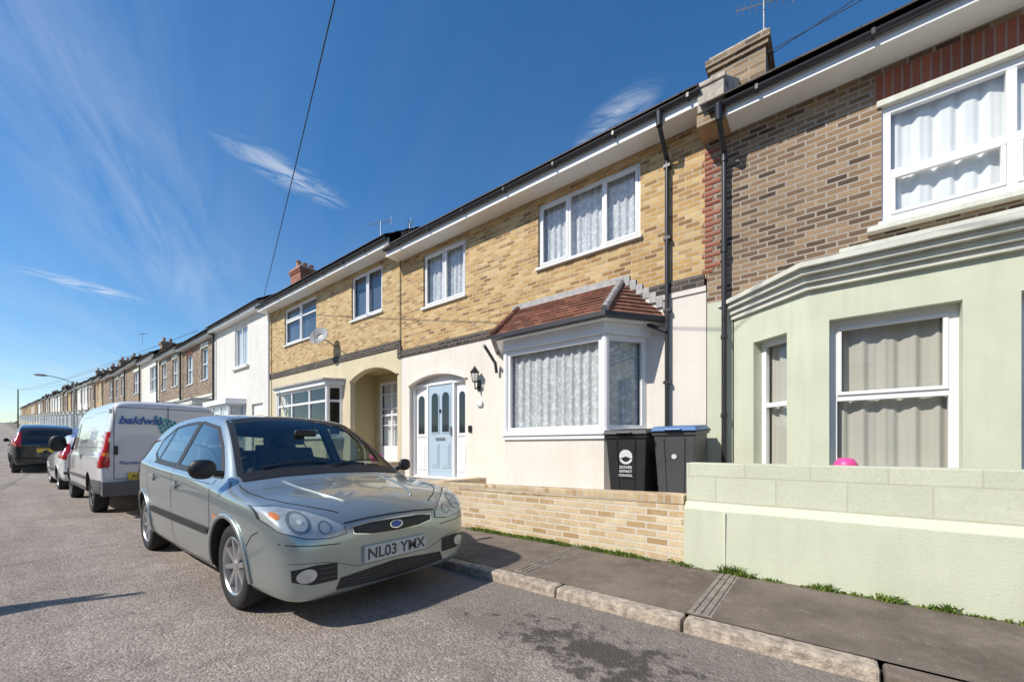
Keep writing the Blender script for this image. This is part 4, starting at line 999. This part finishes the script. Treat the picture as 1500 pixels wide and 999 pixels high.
def van():
    V = Vehicle('panel_van', (-8.85, 1.80, 0), math.pi); pm = M['p_white']
    st = [(0, .76, .42, .95, 1.80), (.015, .80, .38, .98, 1.85), (.06, .825, .35, 1.0, 1.885), (.25, .84, .33, 1.0, 1.90), (1.2, .845, .28, 1.0, 1.92), (2.4, .845, .28, 1.0, 1.93), (3.3, .845, .28, 1.0, 1.92), (3.7, .845, .28, 1.0, 1.85),
          (4.0, .84, .28, 1.0, 1.70), (4.4, .835, .28, 1.0, 1.36), (4.62, .83, .28, .98, 1.16), (4.9, .81, .28, .92, 1.06), (5.1, .76, .28, .80, .93), (5.2, .66, .28, .64, .78), (5.22, .55, .3, .56, .7)]
    V.hull(st, .10, pm, (1.15, 4.3), .37, .33)
    for ax in (1.15, 4.3):
        for sd in (-1, 1): V.wheel(ax, sd*.70, .325, .325, sd, 6, steel=True)
    G = MB(); T = MB(); K_ = M['trimk']; gp = M['greyp']
    for pr in ('right', 'left'):
        V.strip(T, [(1.55, .30), (3.88, .30)], [(1.55, .42), (3.88, .42)], pr, .012, gp, 30, 3)
        V.strip(T, [(.03, .40), (.72, .36)], [(.03, .60), (.74, .60)], pr, .012, gp, 14, 4)
        V.strip(T, [(1.5, .56), (3.9, .56)], [(1.5, .62), (3.9, .62)], pr, .012, gp, 30, 2)
        V.strip(G, [(3.25, 1.08), (4.35, 1.06)], [(3.28, 1.60), (3.98, 1.60)], pr, .005, M['carglass'], 20, 8)
        V.seam(T, [(1.9, .44), (1.9, 1.68), (3.1, 1.70), (3.1, .44)], pr); V.seam(T, [(3.2, .45), (3.2, 1.68)], pr); V.seam(T, [(.5, 1.12), (3.1, 1.12)], pr, .012, gp)
        V.seam(T, [(.25, .66), (.25, 1.7), (1.75, 1.72)], pr, .004)
        V.strip(G, [(.01, .80), (.12, .80)], [(.015, 1.36), (.11, 1.36)], pr, .012, M['red'], 6, 12)
        V.disc(T, (2.05, .95), .05, pr, .01, K_, 1.6)
    for sd in (-1, 1):
        V.strip(G, [(sd*.80, .80), (sd*.71, .80)], [(sd*.79, 1.36), (sd*.71, 1.36)], 'rear', .012, M['red'], 6, 12)
        V.disc(G, (sd*.745, 1.0), .035, 'rear', .016, M['orange'])
    V.strip(G, [(-.62, 1.12), (0, 1.12), (.62, 1.12)], [(-.6, 1.65), (0, 1.7), (.6, 1.65)], 'front', .005, M['carglass'], 24, 10)
    V.seam(T, [(0, .60), (0, 1.80)], 'rear', .012); V.seam(T, [(-.66, .62), (-.66, 1.76), (.66, 1.76), (.66, .62), (-.66, .62)], 'rear', .009)
    T.box(-.10, .10, -.80, .80, .36, .58, gp); T.box(-.03, -.005, .02, .5, .60, .715, M['pl_y']); T.box(-.035, .0, .62, .66, 1.0, 1.14, K_)
    T.box(-.04, 0, -.3, .3, .74, .79, pm)
    for z in (.75, 1.2, 1.65):
        for sd in (-1, 1): T.box(-.03, .03, sd*.70-.02, sd*.70+.02, z, z+.07, pm)
    for i in range(5):
        for j in range(5):
            c_y, c_z = .08-.062*i+.02*j, 1.38-.02*i+.06*j
            T.poly([(-.012, c_y, c_z-.036), (-.012, c_y+.027, c_z), (-.012, c_y, c_z+.036), (-.012, c_y-.027, c_z)], M['teal'])
    V.mirror(4.0, -1.0, 1.2, K_, .13, .17); V.mirror(4.0, 1.0, 1.2, K_, .13, .17)
    G.build('glazing_and_lamps', V.e, smooth=True, sharp=50); T.build('exterior_trim', V.e, bevel=.004)
    rr = (R(90), 0, R(-90))
    text('baldwin', .17, M['blue'], V.e, (-.018, .35, 1.55), rr, .001, 'logo_lettering', .3, bold=.005)
    text('Plumbing + Heating', .075, M['blue'], V.e, (-.016, .31, .87), rr, .001, 'slogan_lettering', .2, bold=.001)
    text('AB12 CDE', .09, M['ink'], V.e, (-.0315, .26, .655), rr, .0006, 'registration_lettering', bold=.002)
    text('baldwin', .34, M['blue'], V.e, (2.5, .872, 1.42), (R(84), 0, R(180)), .001, 'side_logo_lettering', .3, bold=.006)
    text('08', .42, M['ink'], V.e, (3.5, .872, .82), (R(90), 0, R(180)), .001, 'side_number_lettering', 0, bold=.006)
van()

# ================================================================== STREET FURNITURE, WIRES, AERIALS
def lamp(x, y, h, toward=-1):
    e = empty('street_lamp', (x, y, g(x))); b = MB()
    b.cyl((0, 0, 0), (0, 0, 1.1), .08, .075, M['metal'], 14); b.cyl((0, 0, 1.1), (0, 0, h-.3), .05, .035, M['metal'], 12)
    pts = [Vector((0, toward*1.1*t, h-.3+.3*math.sin(t*1.57))) for t in (0, .25, .5, .75, 1)]
    for p, q in zip(pts, pts[1:]): b.cyl(p, q, .022, .022, M['metal'], 8)
    b.build('lamp_column', e, smooth=True, sharp=40)
    q = MB(); q.M = Matrix.Translation((0, toward*1.3, h)) @ Matrix.Diagonal((.12, .28, .07, 1)); n = 8
    q.lathe([(math.sin(math.pi*i/n), -math.cos(math.pi*i/n)) for i in range(n+1)], M['gdoor'], 16, 'z'); q.build('lamp_head', e, smooth=True)
lamp(-35.4, 2.85, 4.6)
e = empty('lamp_post', (-5.75, -2.85, 0)); b = MB(); b.cyl((0, 0, 0), (0, 0, 3.6), .05, .035, M['metal'], 12); b.box(-.02, .02, -.25, .25, 2.7, 3.2, M['gdoor']); b.build('post', e)
e = empty('telegraph_pole', (13.8, -2.9, 0)); b = MB(); b.cyl((0, 0, 0), (0, 0, 8), .15, .1, M['wood'], 14); b.box(-.04, .04, -.5, .5, 7.5, 7.6, M['wood']); b.build('pole', e)
def wire(p, q, sag=.2, r=.008):
    b = MB(); p, q = Vector(p), Vector(q); n = 16; P = [p.lerp(q, i/n)-Vector((0, 0, sag*4*(i/n)*(1-i/n))) for i in range(n+1)]
    for a, c in zip(P, P[1:]): b.cyl(a, c, r, r, M['wire'], 6)
    b.build('overhead_wire')
wire((13.8, -2.9, 8.0), (-15.1, 5.55, 6.0), .28, .008)
wire((-.78, 6.9, 6.78), (2.6, 5.3, 6.1), .03, .006); wire((-.80, 6.6, 6.6), (2.4, 5.3, 5.75), .03, .006)
e = empty('telegraph_pole', (-140, 2.9, g(-140))); b = MB(); b.cyl((0, 0, 0), (0, 0, 8.5), .14, .09, M['wood'], 12); b.build('pole', e)
for (tx, ty, tz) in ((-22, 5.5, 6.3), (-31, 5.5, 6.7), (-46, 5.5, 7.2), (-10, -7.4, 6.5)): wire((-140, 2.9, g(-140)+8.4), (tx, ty, tz), .5, .010)
def aerial(x, y, z0, h, ang=0, s=1):
    b = MB(); b.cyl((x, y, z0), (x, y, z0+h), .013, .013, M['metal'], 8)
    d = Vector((math.cos(ang), math.sin(ang), 0)); n = Vector((-d.y, d.x, 0)); c = Vector((x, y, z0+h-.04))
    b.cyl(c-d*.45*s, c+d*.45*s, .009, .009, M['metal'], 6)
    for k in range(9):
        o = c+d*(-.42+.105*k)*s; w_ = (.16-.006*k)*s; b.cyl(o-n*w_, o+n*w_, .005, .005, M['metal'], 5)
    b.cyl(c-d*.44*s-Vector((0, 0, .16*s)), c-d*.44*s+Vector((0, 0, .16*s)), .006, .006, M['metal'], 5)
    b.build('tv_aerial')
aerial(-.70, 6.7, 6.3, 1.15, R(200), .8)
aerial(-10.4, 7.0, 6.6, 1.2, R(200), .8); aerial(-9.3, 7.2, 6.7, .75, R(150), .5)
aerial(-45, 7.5, 9.6, 1.0, R(200), 1.0)
b = MB()
for i in range(320):
    cx, cy = random.uniform(-620, -330), random.uniform(-90, 90); cz = g(-400)+random.uniform(-1, 2.5); r = random.uniform(1.5, 3.2)
    for _ in range(14):
        d = Vector((random.gauss(0, 1), random.gauss(0, 1), random.gauss(0, .7))).normalized()*r*random.uniform(.6, 1.05); c = Vector((cx, cy, cz))+d
        a1_ = Vector((random.gauss(0, 1), random.gauss(0, 1), random.gauss(0, 1))).normalized()*.9; a2_ = a1_.orthogonal().normalized()*.9
        b.poly([c-a1_, c-a2_, c+a1_, c+a2_], M['tree'])
b.build('distant_trees')

# ================================================================== LIGHT, WORLD, CAMERA
el = R(43); hd = Vector((.41, .91, 0)).normalized()
sl = bpy.data.lights.new('sun', 'SUN'); sl.energy = 5.0; sl.angle = R(.5); sl.color = (1, .94, .85)
so_ = bpy.data.objects.new('sun', sl); scene.collection.objects.link(so_)
dirv = Vector((hd.x*math.cos(el), hd.y*math.cos(el), -math.sin(el))); so_.rotation_euler = dirv.to_track_quat('-Z', 'Y').to_euler()
wd_ = bpy.data.worlds.new('World'); scene.world = wd_; wd_.use_nodes = True; nt = wd_.node_tree; nt.nodes.clear()
out = node(nt, 'ShaderNodeOutputWorld'); bg = node(nt, 'ShaderNodeBackground', {'Strength': .138}); nt.links.new(bg.outputs[0], out.inputs[0])
sky = node(nt, 'ShaderNodeTexSky', sky_type='NISHITA', sun_disc=False, sun_elevation=el, sun_rotation=math.atan2(-hd.x, -hd.y), altitude=0, air_density=1.0, dust_density=.4, ozone_density=2.5)
hs = node(nt, 'ShaderNodeHueSaturation', {'Saturation': 1.3, 'Value': 1.15, 'Color': sky.outputs[0]})
co = node(nt, 'ShaderNodeTexCoord').outputs['Generated']; sp = node(nt, 'ShaderNodeSeparateXYZ', {0: co})
zz = math_(nt, 'MAXIMUM', sp.outputs[2], .03)
q = node(nt, 'ShaderNodeCombineXYZ', {0: math_(nt, 'DIVIDE', sp.outputs[0], zz), 1: math_(nt, 'DIVIDE', sp.outputs[1], zz)}).outputs[0]
def blob(cx, cy, rz, sx, sy):
    m = node(nt, 'ShaderNodeMapping', {'Vector': q, 'Location': (cx, cy, 0), 'Rotation': (0, 0, R(rz)), 'Scale': (sx, sy, 1)}, vector_type='TEXTURE')
    return node(nt, 'ShaderNodeTexGradient', {0: m.outputs[0]}, gradient_type='SPHERICAL').outputs[1]
def stn(rz, sx, sy, sc, dist=.6):
    m = node(nt, 'ShaderNodeMapping', {'Vector': q, 'Rotation': (0, 0, R(rz)), 'Scale': (sx, sy, 1)}, vector_type='TEXTURE')
    t = node(nt, 'ShaderNodeTexNoise', {'Vector': m.outputs[0], 'Scale': sc, 'Detail': 8.0, 'Roughness': .62, 'Distortion': dist}); return t.outputs[0]
n1 = ramp(nt, stn(-20, 1.2, .16, 1.0), [(.38, 0.0), (.8, 1.0)]); n2 = ramp(nt, stn(75, .22, .09, 1.0, 1.6), [(.4, 0.0), (.72, 1.0)]); n3 = ramp(nt, stn(15, .2, .08, 1.0, 1.6), [(.38, 0.0), (.72, 1.0)])
f1 = math_(nt, 'MULTIPLY', math_(nt, 'MULTIPLY', blob(-2.3, .36, -20, 2.0, .42), n1), .65)
f2 = math_(nt, 'MULTIPLY', math_(nt, 'MULTIPLY', math_(nt, 'ADD', blob(-1.56, .66, 97, .26, .10), blob(-3.64, .36, 107, .35, .14)), n2), 1.7)
f3 = math_(nt, 'MULTIPLY', math_(nt, 'MULTIPLY', blob(-.51, 1.16, -20, .18, .08), n3), 1.3)
fw = math_(nt, 'MULTIPLY', blob(-9, 1.5, 0, 9, 4), ramp(nt, stn(-15, 3, .5, 1), [(.4, 0.0), (.7, 1.0)]))
f = math_(nt, 'MULTIPLY', math_(nt, 'ADD', math_(nt, 'ADD', math_(nt, 'ADD', f1, f2), f3), math_(nt, 'MULTIPLY', fw, .5)), .6, clamp=True)
cc = mixc(nt, f, hs.outputs[0], (6.0, 6.4, 6.8))
nt.links.new(cc, bg.inputs[0])
cam = bpy.data.cameras.new('camera'); cam.lens = 590/1500*36; cam.sensor_width = 36; cam.shift_y = (655-499.5)/1500; cam.clip_end = 9000; cam.clip_start = .05
co_ = bpy.data.objects.new('camera', cam); scene.collection.objects.link(co_); co_.location = (0, 0, 1.12); co_.rotation_euler = (R(90), 0, math.atan2(590, 755)); scene.camera = co_
scene.view_settings.view_transform = 'Standard'; scene.view_settings.look = 'None'; scene.view_settings.exposure = 0
